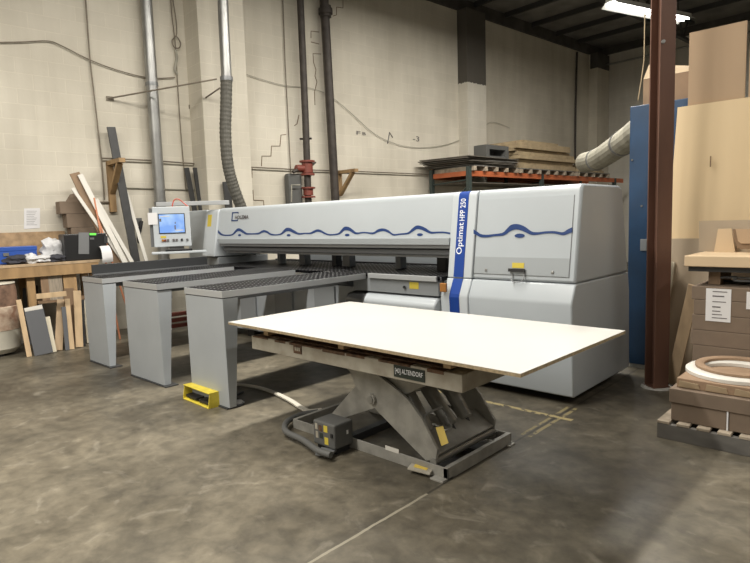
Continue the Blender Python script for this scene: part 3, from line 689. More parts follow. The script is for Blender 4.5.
gp = [at(331, 455, z=.045), at(318, 450.5, z=.045), at(303, 440, z=.045), at(289, 433.5, z=.045), at(284.5, 428, z=.045), at(288, 421, z=.045), at(300, 415, z=.045), at(318, 412, z=.045)]
MB().tube(smooth_path(gp, 5), .022, 10).build('guard_pipe', 'grey_box', pb, smooth=True)
g0 = at(326, 452, z=.03); MB().obox(g0, (.05, .02, 0), (-.02, .045, 0), (0, 0, .008)).build('mount_plate', 'midg', pb)
# packing on the platform
sp_ = thing('scrap_board', 'thin rusty brown scrap board lying flat on the lift platform', 'board', (-2.6, 2.8, .692)); B(-3.45, 2.49, .6925, -1.80, 3.2, .703).build('board', 'rust', sp_, bevel=.002)
for x, lb_ in ((-3.40, 'short pine batten under the corner of the white sheet nearest the air tables'), (-2.62, 'short pine batten under the middle of the white sheet'), (-1.80, 'short pine batten under the white sheet above the maker plate end of the platform')):
    tag(B(x - .025, 2.47, .7035, x + .025, 3.2, .7775).build('spacer_batten', 'pine', None, bevel=.002), lb_, 'batten', 'battens between the lift platform and the white sheet')
sh = thing('white_sheet', 'large white laminated particle board sheet lying flat on the lift table', 'sheet', (-1.27, 2.30, .778))
B(-1.27 - 2.40, 2.30, .778, -1.27, 2.30 + 1.235, .7945).build('core', 'edge', sh)
B(-1.27 - 2.40, 2.30, .7947, -1.27, 2.30 + 1.235, .797).build('laminate_face', 'sheet', sh)
turn(sh, math.radians(-.9))

# ------------------------------------------------------------------ floor things
fpd = thing('foot_pedal', 'yellow hooded foot pedal on the floor by an air table leg', 'foot pedal', (-4.42, 2.36, 0))
q = [at(183, 399, z=0), at(208.5, 409.5, z=0), at(217.5, 403, z=0)]
ux = (q[1] - q[0]); ul = ux.length; ux.normalize(); uy = Vector((-ux.y, ux.x, 0)); dd = .15; hh = .13
def pbx(a0, a1, b0, b1, z0, z1, nm, m_, bev=.004, par=None):
    c_ = q[0] + ux * ((a0 + a1) / 2) + uy * ((b0 + b1) / 2); c_.z = (z0 + z1) / 2
    return MB().obox(c_, ux * ((a1 - a0) / 2), uy * ((b1 - b0) / 2), (0, 0, (z1 - z0) / 2)).build(nm, m_, par or fpd, bevel=bev)
ul = max(ul, .2)
pbx(0, ul, 0, dd, 0, .012, 'base_plate', 'pedal_y')
hd_ = MB(); 
def qq(a, b_, z): c_ = q[0] + ux * a + uy * b_; return Vector((c_.x, c_.y, z))
hd_.prism([qq(0, 0, .012), qq(0, dd, .012), qq(0, dd, hh), qq(0, .02, hh)], ux * .008)
hd_.prism([qq(ul - .008, 0, .012), qq(ul - .008, dd, .012), qq(ul - .008, dd, hh), qq(ul - .008, .02, hh)], ux * .008)
hd_.prism([qq(0, .01, hh - .008), qq(0, dd, hh - .008), qq(0, dd, hh), qq(0, .01, hh)], ux * ul)
hd_.prism([qq(0, dd - .008, .012), qq(0, dd, .012), qq(0, dd, hh - .008), qq(0, dd - .008, hh - .008)], ux * ul)
hd_.build('hood', 'pedal_y', fpd, bevel=.002)
pbx(.02, ul * .47, .02, .12, .02, .045, 'pedal', 'blackp'); pbx(ul * .55, ul - .03, .02, .12, .02, .045, 'pedal', 'blackp')
fpath = [at(234, 385, z=.012), at(247, 386, z=.012), at(262, 389, z=.012), at(276, 394, z=.012), at(290, 401, z=.012), at(301, 408, z=.012), at(309, 411.5, z=.012), at(322, 410, z=.012)]
P = smooth_path(fpath, 5); A_ = []; B_ = []
for i, p_ in enumerate(P):
    t_ = (P[min(i + 1, len(P) - 1)] - P[max(i - 1, 0)]).normalized(); n_ = Vector((-t_.y, t_.x, 0)) * .022; A_.append(p_ + n_); B_.append(p_ - n_)
for l_ in (A_, B_):
    for v in l_: v.z = .012
tag(MB().strip(A_, B_, (0, 0, 1), .012).build('flat_hose', 'strapm'), 'pale flat hose on the floor running from an air table leg to the lift table', 'hose')
cp2 = [at(229, 402, z=.01), at(233, 406, z=.01), at(238, 406, z=.01), at(243, 403.5, z=.01), at(239, 400.5, z=.01), at(236, 396, z=.01), at(243, 392, z=.01)]
tag(MB().tube(smooth_path(cp2, 6), .009, 6).build('floor_cable', 'cable', None, smooth=True), 'black cable curling on the floor behind the yellow pedal', 'cable')
c0 = at(238.5, 402.5, z=.012); tag(MB().lathe(c0 - Vector((0, 0, .012)), [(.001, 0), (.045, 0), (.05, .012), (.03, .03), (.001, .035)], 12).build('crumpled_tape', 'paper', None, smooth=True), 'crumpled white tape by the leg of the air table with the pedal', 'tape')

# ------------------------------------------------------------------ steel column, blue unit, sheets
cx, cy = -1.575, 5.2
cl = thing('steel_column', 'red-brown painted steel column from floor to roof beside the saw housing', 'column', (cx, cy, 0))
b = MB(); hw = .068; tf_ = .013
b.box(-hw, -hw, 0, -hw + tf_, hw, ROOM_H - .3); b.box(hw - tf_, -hw, 0, hw, hw, ROOM_H - .3); b.box(-hw + tf_, -.006, 0, hw - tf_, .006, ROOM_H - .3)
R_ = Matrix.Rotation(math.radians(-38), 4, 'Z')
for v in b.bm.verts: v.co = R_ @ v.co + Vector((cx, cy, 0))
b.build('shaft', 'column', cl, bevel=.003)
b = MB(); b.box(-.08, -.08, 0, .08, .08, .016)
for v in b.bm.verts: v.co = R_ @ v.co + Vector((cx, cy, 0))
b.build('base_plate', 'column', cl)
MB().lathe((cx, cy, 0), [(.125, 0), (.12, .012), (.09, .013)], 14).build('footing', 'concrete', cl)
bh = atp(663, 42, (cx, cy - .1, 0), (0, 1, 0)); MB().tube([bh, bh + Vector((.012, -.02, 0))], .014, 8).build('bolt', 'galv', cl)
bl = thing('blue_cabinet', 'tall narrow blue machine cabinet behind the red-brown column', 'cabinet', (-1.75, 6.1, 0))
B(-2.015, 5.735, .04, -1.50, 6.4, 2.49).build('cabinet_body', 'blue_p', bl, bevel=.008)
B(-1.99, 5.75, 0, -1.55, 6.35, .039).build('plinth', 'concrete', bl)
q_ = at(643.6, 245, y=5.73); MB().obox(q_, (.03, 0, 0), (0, .005, 0), (0, 0, .055)).build('switch_plate', 'grey_m', bl, bevel=.003)
for px, py in ((641.5, 206), (632, 160)): MB().tube([at(px, py, y=5.735), at(px, py, y=5.725)], .01, 8).build('bolt', 'galv', bl)
cb = thing('carton', 'open cardboard carton on top of the blue cabinet', 'carton', (-1.72, 6.05, 2.49))
x0 = at(643, 100, y=5.85).x; x1 = -1.49
B(x0, 5.85, 2.492, x1, 6.25, 2.74).build('carton_body', 'carton', cb)
MB().prism([(x0, 5.85, 2.742), (x1, 5.85, 2.742), (x1, 6.0, 2.80), (x0, 6.0, 2.90)], (0, .006, 0)).build('flap', 'carton_l', cb)
def sheet(name, label, x0, x1, yb, yt, h, m_, t=.018, group=None, skew=0.):
    return tag(MB().prism([(x0 - skew, yb, 0), (x1 - skew, yb, 0), (x1, yt, h), (x0, yt, h)], (0, t, 0)).build(name, m_), label, 'sheet', group)
sheet('brown_sheet', 'tallest brown board sheet rising above the pale plywood', -1.512, -1.085, 5.70, 5.702, 3.03, 'bsheet', .02)
sheet('brown_sheet', 'tall brown board at the picture edge behind the pale plywood, beside the tallest sheet', -1.06, -.1, 5.70, 5.702, 2.84, 'bsheet', .02)
sheet('plywood_sheet', 'large pale plywood sheet leaning upright beside the red-brown column', -1.585, -.31, 5.54, 5.67, 2.41, 'ply', .018, None, .09)
tag(MB().obox(at(710.5, 161.5, y=5.618), (.004, 0, 0), (0, .004, 0), (0, 0, .045)).build('wood_plug', 'brownw'), 'small dark knot plug on the pale plywood sheet', 'plug')
sheet('mdf_sheet', 'beige board leaning low in front of the pale plywood sheet', -1.60, -.45, 5.44, 5.555, 1.262, 'mdf_d', .018, None, .08)
sheet('plywood_strip', 'thin tan strip standing upright between the blue cabinet and the column', at(645.5, 137, y=5.6).x, at(645.5, 137, y=5.6).x + .04, 5.68, 5.72, 2.19, 'mdf', .01)
def board(name, label, P0, P1, w_, t_, m_, wdir=None, cat='board', group=None):
    P0 = Vector(P0); P1 = Vector(P1); d = (P1 - P0); L_ = d.length; d.normalize()
    wd = Vector(wdir if wdir else G); wd = (wd - d * wd.dot(d)).normalized(); n = d.cross(wd).normalized()
    b = MB().obox(P0 + d * (L_ / 2), wd * (w_ / 2), n * (t_ / 2), d * (L_ / 2))
    zs = min(v.co.z for v in b.bm.verts)
    if P0.z == 0:
        for v in b.bm.verts: v.co.z -= zs
    return tag(b.build(name, m_, None, bevel=.0015), label, cat, group)
board('leaning_board', 'grey-brown plank propped askew against the carton stack by the column', (-1.49, 5.33, 0), at(694.5, 287, y=5.10), .09, .02, 'tan', (1, 0, 0))
board('leaning_board', 'narrow cream board standing at the edge of the beige sheet by the column', (-1.655, 5.45, 0), at(672, 262, y=5.52), .05, .018, 'creamb', (1, 0, 0))

# ------------------------------------------------------------------ pallets of cartons at the right
def pallet(x0, x1, y0, y1, label, h=.12):
    t = thing('wooden_pallet', label, 'pallet', ((x0 + x1) / 2, (y0 + y1) / 2, 0), 'wooden pallets under the carton stacks')
    for yy in (y0, (y0 + y1) / 2 - .02, y1 - .04): B(x0, yy, .0, x1, yy + .04, h - .018).build('runner', 'pallet_g', t, bevel=.003)
    k = x0
    while k + .07 <= x1 + .001:
        B(k, y0 - .002, h - .0175, k + .075, y1, h).build('deck_board', 'pallet', t, bevel=.002); k += .118
    return t
pallet(-1.205, -.10, 4.01, 4.52, 'wooden pallet with the strapped cartons, standing nearest the lift table')
def flat_carton(x0, x1, y0, y1, z0, z1, label, m_='carton_d', group='flat cartons stacked on the near pallet'):
    t = thing('flat_carton', label, 'carton', ((x0 + x1) / 2, (y0 + y1) / 2, z0), group)
    B(x0, y0, z0, x1, y1, z1).build('carton_body', m_, t, bevel=.004)
    return t
X0 = -1.135
flat_carton(X0, -.812, 4.06, 4.50, .122, .243, 'lowest flat brown carton on the near pallet, at its column-side corner')
flat_carton(-.80, -.12, 4.06, 4.50, .122, .243, 'flat brown carton on the near pallet beside the white strap')
tag(B(-.8105, 4.052, .122, -.8015, 4.0575, .262).build('white_strap', 'paper'), 'short white strap standing between the two lowest cartons', 'strap')
flat_carton(X0 - .01, -.12, 4.05, 4.49, .2445, .338, 'long flat brown carton lying across the two lowest ones on the near pallet')
flat_carton(X0 + .02, -.12, 4.10, 4.77, .3395, .402, 'crushed lighter carton on top of the near pallet, under the white ring', 'carton')
b = MB()
for i in range(6):
    a = X0 + .03 + i * .16; b.prism([(a, 4.098, .345), (a + .13, 4.098, .345), (a + .12, 4.085, .385 - random.uniform(0, .02)), (a + .01, 4.085, .39)], (0, .004, 0))
tag(b.build('torn_tape', 'carton_l'), 'torn light flaps along the front of the crushed carton', 'tape')
def ring(cx_, cy_, z, R, r, h, m_, label):
    pr_ = [(r, 0), (R, 0), (R, h * .7), (R - .012, h), (r + .012, h), (r, h * .7), (r, 0)]
    return tag(MB().lathe((cx_, cy_, z), pr_, 64).build('flat_ring', m_, None, smooth=True, weld=True), label, 'ring', 'flat rings on the near carton pallet')
ring(-.835, 4.432, .404, .305, .195, .03, 'whiteb', 'white flat ring lying on the crushed carton of the near pallet')
ring(-.82, 4.47, .436, .272, .215, .022, 'carton', 'brown flat ring lying on top of the white ring')
# back pallet load
pallet(-1.22, -.02, 4.83, 5.38, 'wooden pallet hidden behind the near one, under the tall carton stack')
zz = [.122, .240, .366, .493, .609, .725, .838, .939]
labs = ['bottom carton of the tall stack, just above its pallet', 'second carton from the bottom of the tall stack', 'third carton from the bottom of the tall stack', 'fourth carton from the bottom of the tall stack', 'fifth carton from the bottom of the tall stack', 'carton second from the top of the tall stack, under the label', 'top carton of the tall stack, with the white shipping label']
last = None
for i in range(7):
    e = .008 * ((i * 37) % 3 - 1)
    last = flat_carton(-1.208 + e, -.15, 4.80, 5.36, zz[i], zz[i + 1] - .0015, labs[i], 'carton_d', 'brown cartons of the tall stack')
lt = thing('shipping_label', 'white printed shipping label on the front of the tall carton stack', 'label', (-1.03, 4.796, .685))
B(-1.118, 4.7965, .683, -.955, 4.7995, .926).build('label_paper', 'paper', lt)
b = MB()
for i, z in enumerate((.905, .87, .83, .79, .76, .735, .71)):
    w_ = random.uniform(.05, .12); b.box(-1.075, 4.795, z - .003, -1.075 + w_, 4.7963, z + .003 + (.003 if i in (1, 3) else 0))
b.build('printed_lines', 'ink', lt)
lt = thing('shipping_label', 'white shipping label cut by the picture edge on the tall carton stack', 'label', (-.82, 4.796, .79)); B(-.86, 4.7965, .79, -.70, 4.7995, .915).build('label_paper', 'paper', lt)
# clutter of plastic and cable on the stack, then MDF slab
for i in range(5):
    pts = [(-1.18 + random.uniform(0, .9), 4.83 + random.uniform(0, .3), .952 + random.uniform(0, .06)) for _ in range(4)]
    pts.sort(key=lambda v: v[0])
    tag(MB().tube(smooth_path(pts, 6), .009, 6).build('loose_strap', ['cable', 'midg', 'plastic_bag', 'cable', 'midg'][i], None, smooth=True), 'loose plastic strapping tangled between the tall carton stack and the beige slab', 'strapping', 'loose strapping on the tall carton stack')
for x_, lb_ in ((-1.14, 'dark wood block under the column-side end of the beige slab'), (-.62, 'dark wood block under the middle of the beige slab'), (-.25, 'dark wood block under the slab outside the picture')):
    tag(B(x_, 4.95, .9395, x_ + .08, 5.3, 1.044).build('wood_block', 'brownw'), lb_, 'block', 'blocks under the beige slab')
tag(B(-1.255, 4.85, 1.0445, -.12, 5.36, 1.083).build('dark_sheet', 'darkb'), 'thin dark sheet directly under the thick beige slab', 'sheet')
sl_ = MB(); z0 = 1.0845; z1 = 1.165
sl_.box(-1.272, 4.80, z0, -.1, 5.40, z1)
tag(sl_.build('mdf_slab', 'mdf', None, bevel=.006), 'thick pale beige board slab on top of the tall carton stack', 'slab')
def upright(name, lb_, pts, y, t, m_, cat='offcut'):
    P_ = [at(px, py, y=y) for px, py in pts]; zm = min(p_.z for p_ in P_)
    for p_ in P_:
        if p_.z < zm + .03: p_.z = z1 + .0005
    return tag(MB().prism(P_, (0, t, 0)).build(name, m_), lb_, cat)
upright('board_offcut', 'square beige board standing on edge at the back of the beige slab', [(699, 249), (699, 221), (790, 219), (790, 249)], 5.36, .02, 'mdf_d')
upright('board_offcut', 'tapered pale offcut standing upright on the beige slab', [(714, 250), (718, 229), (731.5, 228.5), (735, 250)], 5.28, .02, 'mdf')
bp_ = thing('brown_tray', 'brown curved piece standing on the beige slab at the picture edge', 'tray', at(745, 250, y=5.2))
P_ = [at(px, py, y=5.2) for px, py in ((732.5, 229), (735, 243), (737.5, 247.5), (742, 249), (790, 249), (790, 229))]
for v in P_: v.z = max(v.z, z1 + .001)
MB().prism(P_, (0, .02, 0)).build('front', 'brownw', bp_, bevel=.003)
P_ = [at(px, py, y=5.188) for px, py in ((735.5, 229), (738, 241), (741, 243.5), (790, 243.5), (790, 229))]
MB().prism(P_, (0, .008, 0)).build('face_panel', 'bsheet', bp_)

# ------------------------------------------------------------------ pipes and lines on the block wall
def wtube(pts, r, name, m_, label=None, cat=None, par=None, off=.05, seg=10, n=1, group=None):
    P_ = [wl(px, py, off) for px, py in pts]
    if n > 1: P_ = smooth_path(P_, n)
    o = MB().tube(P_, r, seg).build(name, m_, par, smooth=True)
    if label: tag(o, label, cat, group)
    return o
def vert(px, py, off, z0, z1, r, name, m_, par=None, seg=12):
    p_ = wl(px, py, off); return MB().tube([(p_.x, p_.y, z0), (p_.x, p_.y, z1)], r, seg).build(name, m_, par, smooth=True)
p_ = wl(153, 100, .14)
t = thing('spiral_duct', 'thick galvanised round duct running up the block wall beside the terminal', 'duct', (p_.x, p_.y, 0))
vert(153, 100, .14, 0.4, ROOM_H - .2, .085, 'duct_pipe', 'galv', t, 20)
for z in (1.85, 3.62): MB().tube([(p_.x, p_.y, z), (p_.x, p_.y, z + .05)], .092, 20).build('joint_band', 'midg', t, smooth=True)
# dropping duct with flexible hose into the saw
c0 = atp(226, 60, (0, 4.75, 0), (0, 1, 0)) 
off_h = .9
ph = wl(226, 78, off_h)
t = thing('extraction_duct', 'shiny duct dropping from the roof with a grey flexible hose into the saw', 'duct', (ph.x, ph.y, 1.72))
MB().tube([wl(218, -120, off_h), wl(221.5, -40, off_h), wl(223.5, 20, off_h), wl(226.5, 79, off_h)], .078, 20).build('rigid_duct', 'galv', t, smooth=True)
hp = smooth_path([wl(226.5, 78, off_h), wl(226, 105, off_h), wl(225.5, 135, off_h), wl(228, 165, off_h), wl(234, 188, off_h - .02), wl(243, 212, off_h - .05)], 14)
rr = [.083 + .006 * (i % 2) for i in range(len(hp))]
MB().tube(hp, rr, 16).build('flexible_hose', 'hose', t, smooth=False)
rd = wl(226.5, 79, off_h); MB().tube([rd + Vector((0, 0, -.03)), rd + Vector((0, 0, .03))], .095, 18).build('clamp_band', 'midg', t, smooth=True)
MB().tube([wl(217, 79, off_h), wl(108, 98.5, .02)], .012, 6).build('stay_rod', 'conduit', t); MB().tube([wl(220, 88, off_h), wl(192, 107, .02)], .012, 6).build('stay_rod', 'conduit', t)
for px, py in ((110, 98.5), (192, 107)): MB().obox(wl(px, py, .012), G * .05, NW * .01, (0, 0, .03)).build('wall_anchor', 'conduit', t)
# vertical conduits
wtube([(78, -100), (84.5, -15), (90, 60), (97, 120), (101.5, 160), (104.5, 200)], .010, 'wall_conduit', 'conduit', 'thin dark conduit going down the wall to a small bracket near the wall edge', 'conduit', off=.03, seg=7, group='thin conduits on the block wall')
wtube([(96, 202), (112, 202)], .012, 'conduit_foot', 'conduit', 'short horizontal stub at the foot of the thin wall conduit', 'conduit', off=.03, seg=6)
wtube([(279, -75), (282.5, -10), (285, 60), (288, 120), (291, 178)], .010, 'wall_conduit', 'conduit', 'thin dark conduit down the wall between the hose and the sprinkler riser', 'conduit', off=.03, seg=7, group='thin conduits on the block wall')
wtube([(315, -80), (321, 20), (325, 90), (328.5, 150), (332, 205)], .010, 'wall_conduit', 'conduit', 'thin conduit running right beside the thickest dark pipe', 'conduit', off=.03, seg=7, group='thin conduits on the block wall')
wtube([(102, 158.2), (150, 160.4), (225, 165.8), (298, 169.6), (360, 171.5), (434, 174.6)], .012, 'wall_conduit', 'conduit', 'long horizontal conduit crossing the block wall to the pallet rack', 'conduit', off=.05, seg=7, group='thin conduits on the block wall')
wtube([(115, 187.5), (180, 189.5), (240, 191.5)], .009, 'wall_wire', 'duct', 'pale wire line low on the wall beside the terminal', 'wire', off=.02, seg=5)
wtube([(577, 52), (575.5, 110), (575, 178)], .03, 'corner_pipe', 'pipe_d', 'dark vertical pipe near the far corner of the block wall', 'pipe', off=.05, seg=8)
# sagging cable
wtube([(-10, 42.5), (22, 42), (47, 41), (60, 45), (90, 60), (120, 71), (150, 78), (175, 77.5)], .008, 'slack_cable', 'conduit', 'slack cable sagging across the wall above the workbench', 'cable', off=.03, seg=5, n=5)
wtube([(243, 73), (262, 79.5), (285, 85.5), (310, 88), (330, 96), (350, 112), (375, 134), (400, 145), (425, 147.5), (452, 143), (480, 130), (492, 122), (510, 128)], .006, 'slack_cable', 'duct', 'thin slack cable hanging in a curve above the pallet rack', 'cable', off=.03, seg=5, n=5)
# hanging cord with coil
t = thing('coiled_cord', 'thin hanging cord with a small coil high on the wall beside the pilaster', 'cord', wl(174, 60, .05))
wtube([(166, -80), (170.5, -5), (172.5, 20), (175.5, 45), (177, 72), (179, 105), (181.5, 140), (186, 190)], .009, 'cord', 'conduit', par=t, off=.04, seg=5, n=4)
wtube([(172, -5), (176, 20), (176.5, 34), (174, 38), (172, 41), (174, 47), (179, 48), (180.5, 43), (177, 37), (174, 37)], .010, 'coil', 'conduit', par=t, off=.05, seg=5, n=4)
wtube([(175.5, 50), (177, 57), (176, 63), (175, 70), (177.5, 74)], .018, 'knotted_end', 'duct', par=t, off=.05, seg=6, n=4)
# riser pipes
pr_ = wl(304, 100, .22)
t = thing('sprinkler_riser', 'dark sprinkler riser pipe with red valves low on the block wall', 'pipe', (pr_.x, pr_.y, 1.0))
rp = [wl(298, -52, .22), wl(299.5, -20, .22), wl(302, 40, .22), wl(305.5, 120, .22), wl(308.5, 205, .22)]
MB().tube(rp, .062, 14).build('riser_pipe', 'pipe_d', t, smooth=True)
def coll(px, py, r, h, m_, nm): 
    c_ = wl(px, py, .22); return MB().tube([c_ - Vector((0, 0, h)), c_ + Vector((0, 0, h))], r, 14).build(nm, m_, t, smooth=True)
coll(307.3, 167.5, .10, .10, 'red', 'valve_body'); coll(307.1, 161.5, .14, .016, 'red', 'valve_flange'); coll(307.6, 174.5, .13, .016, 'red', 'valve_flange')
coll(308.2, 191.5, .09, .07, 'red', 'lower_valve'); coll(308.2, 188, .13, .014, 'red', 'lower_flange'); coll(308.4, 197, .13, .014, 'red', 'lower_flange')
c_ = wl(303.5, 168.5, .22); MB().tube([c_, c_ - G * .16], .06, 10).build('side_port', 'red', t, smooth=True)
c_ = wl(310, 167, .22); MB().tube([c_, c_ + G * .13 + Vector((0, 0, .09))], .018, 6).build('valve_lever', 'pipe_d', t)
MB().tube([wl(300, 139, .1), wl(311.5, 138.5, .3)], .02, 6).build('pipe_bracket', 'pipe_d', t)
b = MB().obox(wl(293.5, 190, .10), G * .15, NW * .08, (0, 0, .29)); tag(b.build('meter_box', 'grey_box', None, bevel=.04), 'dark rounded grey box on the wall beside the red valves', 'box')
MB().tube([wl(293, 172, .24), wl(297, 170, .24), wl(303, 169, .22)], .03, 8).build('elbow', 'pipe_d', t, smooth=True)
MB().tube([wl(291.5, 202, .26), wl(291.5, 185, .26), wl(300, 185, .26)], .012, 6).build('test_line', 'duct', t)
b = thing('drain_pipe', 'thickest dark vertical pipe on the wall, with a coupling high up', 'pipe', wl(330, 100, .2))
MB().tube([wl(321.5, -55, .2), wl(323.2, -20, .2), wl(325.5, 20, .2), wl(330.5, 110, .2), wl(335.7, 205, .2)], .078, 16).build('pipe_run', 'pipe_d', b, smooth=True)
for dz, r_, h_ in ((0, .105, .10), (.0, .13, .05)):
    c_ = wl(325.5, 11.5, .2); MB().tube([c_ - Vector((0, 0, h_)), c_ + Vector((0, 0, h_))], r_, 16).build('coupling', 'pipe_d', b, smooth=True)
# zig-zag repair lines in the mortar, stencil marks
def crackline(pts, lab):
    tag(MB().tube([wl(px, py, .004) for px, py in pts], .008, 5).build('mortar_crack', 'crack'), lab, 'crack', 'stepped cracks in the block wall')
crackline([(343, 0), (343, 8), (336.5, 7), (336.5, 15), (333, 16)], 'stepped crack in the wall right beside the pipe coupling')
crackline([(319, 32), (311, 31), (311, 38)], 'short crack between the two dark pipes, high up')
crackline([(311, 42), (319, 44)], 'small crack mark just under the short high one between the dark pipes')
crackline([(321, 54), (313, 53.5), (313.5, 62), (316, 70), (315, 76), (317, 82), (314.5, 92), (315, 105)], 'long wandering crack between the two dark pipes')
crackline([(286, 134.5), (281, 135), (280, 146), (271.5, 146), (271, 156), (262, 156), (261.5, 166)], 'stepped crack climbing from the horizontal conduit beside the pilaster')
crackline([(252, 168), (252, 178)], 'short upright crack under the conduit beside the hose')
crackline([(253, 190), (253.5, 200), (263.5, 200.5), (264, 206)], 'low stepped crack just above the saw hood')
crackline([(299, 115), (297, 124), (294.5, 125.5)], 'short slanted crack left of the sprinkler riser')
def stencil(body, px, py, w_, h_, lab):
    o = text_mesh('wall_marking', body, wl(px, py, 0), G, (0, 0, 1), w_, h_, 'ink', None, -.006) if False else None
    t_ = thing('wall_marking', lab, 'marking', wl(px, py, .006)); text_mesh('painted_mark', body, wl(px, py, .006), G, (0, 0, 1), w_, h_, 'ink', t_, .001)
stencil('F', 356.5, 134.5, .11, .07, 'small dark stencilled mark on the wall, first beside the thick pipe'); stencil('B', 362.5, 135, .09, .06, 'small dark stencilled mark beside the first one')
stencil('-3', 413, 141, .20, .11, 'faint dark number mark on the wall nearest the rack')
tag(MB().tube([wl(px, py, .004) for px, py in ((387.5, 143.5), (389.5, 132.5), (392.5, 137.5))], .014, 5).build('wall_mark', 'ink'), 'slanted dark hook-shaped mark on the wall between the two small ones', 'marking')
# wall brackets
def bracket(px0, pxa, py_top, py_bot, px_brace, lab):
    a = wl(px0, py_top, .03); c_ = wl(px0 + 2.2, py_bot, .03); t_ = thing('wall_bracket', lab, 'bracket', (a.x, a.y, c_.z))
    MB().obox((a + Vector((a.x, a.y, c_.z))) / 2, G * .045, NW * .03, (0, 0, (a.z - c_.z) / 2)).build('upright', 'oldwood', t_)
    MB().obox(a + NW * .25 + Vector((0, 0, .0)), G * .045, NW * .28, (0, 0, .03)).build('arm', 'oldwood', t_)
    s_ = a + Vector((0, 0, -.42)) + NW * .03; e_ = a + NW * .42 + Vector((0, 0, -.03)); d_ = (e_ - s_)
    MB().obox((s_ + e_) / 2, d_ / 2, G * .04, d_.cross(G).normalized() * .025).build('brace', 'oldwood', t_)
bracket(109.5, 126, 163.5, 212, 112, 'old wooden wall bracket behind the dark leaning plank')
bracket(339, 357, 172.5, 196, 340, 'old wooden wall bracket beside the thickest dark pipe')
nt_ = thing('paper_notice', 'white paper notice taped to the wall above the workbench', 'notice', wl(32, 228, .004))
P_ = [wl(px, py, .003) for px, py in ((24, 229), (40, 228), (40, 208), (24, 208.5))]; MB().prism(P_, NW * .002).build('notice_sheet', 'paper', nt_)
b = MB()
for i in range(9):
    y_ = 211 + i * 1.7; b.prism([wl(px, py, .0055) for px, py in ((26.5, y_ + .35), (37 - (i * 5 % 4), y_ + .35), (37 - (i * 5 % 4), y_), (26.5, y_))], NW * .0005)
b.build('printed_lines', 'galv', nt_)

# ------------------------------------------------------------------ workbench and what stands on it
SB0, SB1 = s_of(-8.2, .6), s_of(-8.15, 3.22)
BO0, BO1 = .04, .66; BZ = 1.10
wb = thing('workbench', 'rough wooden workbench along the block wall', 'workbench', wp((SB0 + SB1) / 2, .4, 0))
wbox(SB0, SB1, BO0, BO1, BZ - .035, BZ).build('worktop', 'tan', wb, bevel=.003)
wbox(SB0, SB1 - .02, BO1 - .04, BO1 - .005, BZ - .17, BZ - .036).build('apron', 'oldwood', wb)
TUB = at(-2, 354.5, z=0); STUB = s_of(TUB.x, TUB.y)
for s_ in (SB0 + .1, STUB + .38, SB1 - .12):
    for o_ in (.1, BO1 - .12): wbox(s_, s_ + .09, o_, o_ + .07, 0, BZ - .171 if o_ > .5 else BZ - .036).build('leg', 'oldwood', wb)
wbox(STUB + .48, SB1 - .13, .18, BO1 - .01, .58, .61).build('lower_shelf', 'brownw', wb)
wbox(SB0, SB1 - .25, .02, .035, BZ - .02, BZ + .40).build('back_board', 'osb', wb)
def wthing_box(px0, px1, pyt, pyb, off, depth, nm, m_, lab, cat, par=None, bev=.006, z=None):
    a = wl(px0, pyb, off); c_ = wl(px1, pyb, off); s0 = s_of(a.x, a.y); s1 = s_of(c_.x, c_.y); z1_ = wl((px0 + px1) / 2, pyt, off).z
    z0_ = BZ + .001 if z is None else z
    return wbox(s0, s1, off - depth, off, z0_, z1_), (s0, s1, z0_, z1_)
b, d_ = wthing_box(-6, 38, 247, 263, .42, .28, '', '', '', '')
t = thing('toolbox', 'blue metal toolbox standing on the workbench against the wall', 'toolbox', wp((d_[0] + d_[1]) / 2, .28, d_[2])); b.build('toolbox_body', 'blue_tb', t, bevel=.008)
wbox(d_[0] - .005, d_[1] + .005, .135, .425, d_[3] - .05, d_[3] + .004).build('lid', 'blue_tb', t, bevel=.006)
k = wl(6, 254.5, .42); MB().obox(k, G * .03, NW * .012, (0, 0, .02)).build('latch', 'galv', t)
def blob(px, py, off, r, m_, nm, lab, cat, sz=(1, 1, .7), grp=None, seed=0):
    c_ = wl(px, py, off); bm = MB(); bmesh.ops.create_icosphere(bm.bm, subdivisions=3, radius=1)
    rnd = random.Random(seed)
    ph = [rnd.uniform(0, 6) for _ in range(6)]
    for v in bm.bm.verts:
        n_ = v.co.copy(); k_ = 1 + .16 * math.sin(5 * n_.x + ph[0]) * math.sin(4 * n_.y + ph[1]) + .12 * math.sin(7 * n_.z + ph[2] + 3 * n_.x) + .07 * math.sin(13 * n_.y + ph[3])
        v.co = Vector((n_.x * sz[0], n_.y * sz[1], n_.z * sz[2])) * r * k_
    zl = min(v.co.z for v in bm.bm.verts)
    for v in bm.bm.verts:
        v.co.z = max(v.co.z, zl * .7); v.co += Vector((c_.x, c_.y, BZ + .001 - zl * .7))
    return tag(bm.build(nm, m_, None, smooth=True), lab, cat, grp)
blob(53, 250, .36, .17, 'plastic_bag', 'plastic_bag', 'crumpled pale plastic bag bundle beside the black printer', 'bag', (.8, .95, .95), None, 3)
blob(17, 262, .55, .10, 'rag', 'dark_rag', 'dark crumpled rag in front of the blue toolbox', 'rag', (1, 1.5, .6), None, 4)
blob(31, 260, .57, .085, 'plastic_bag', 'white_rag', 'white crumpled rag between the toolbox and the plastic bag', 'rag', (1, .9, .9), None, 5)
blob(43, 262, .57, .085, 'plastic_bag', 'white_rag', 'white crumpled rag in front of the plastic bag', 'rag', (1, 1.2, .6), None, 6)
blob(57, 261, .58, .08, 'rag', 'dark_rag', 'dark rag at the foot of the plastic bag', 'rag', (1, 1.3, .7), None, 7)
blob(71, 240, .16, .10, 'rag', 'grey_cover', 'dark grey cloth heap behind the black printer', 'cloth', (1, 1.2, 1.2), None, 8)
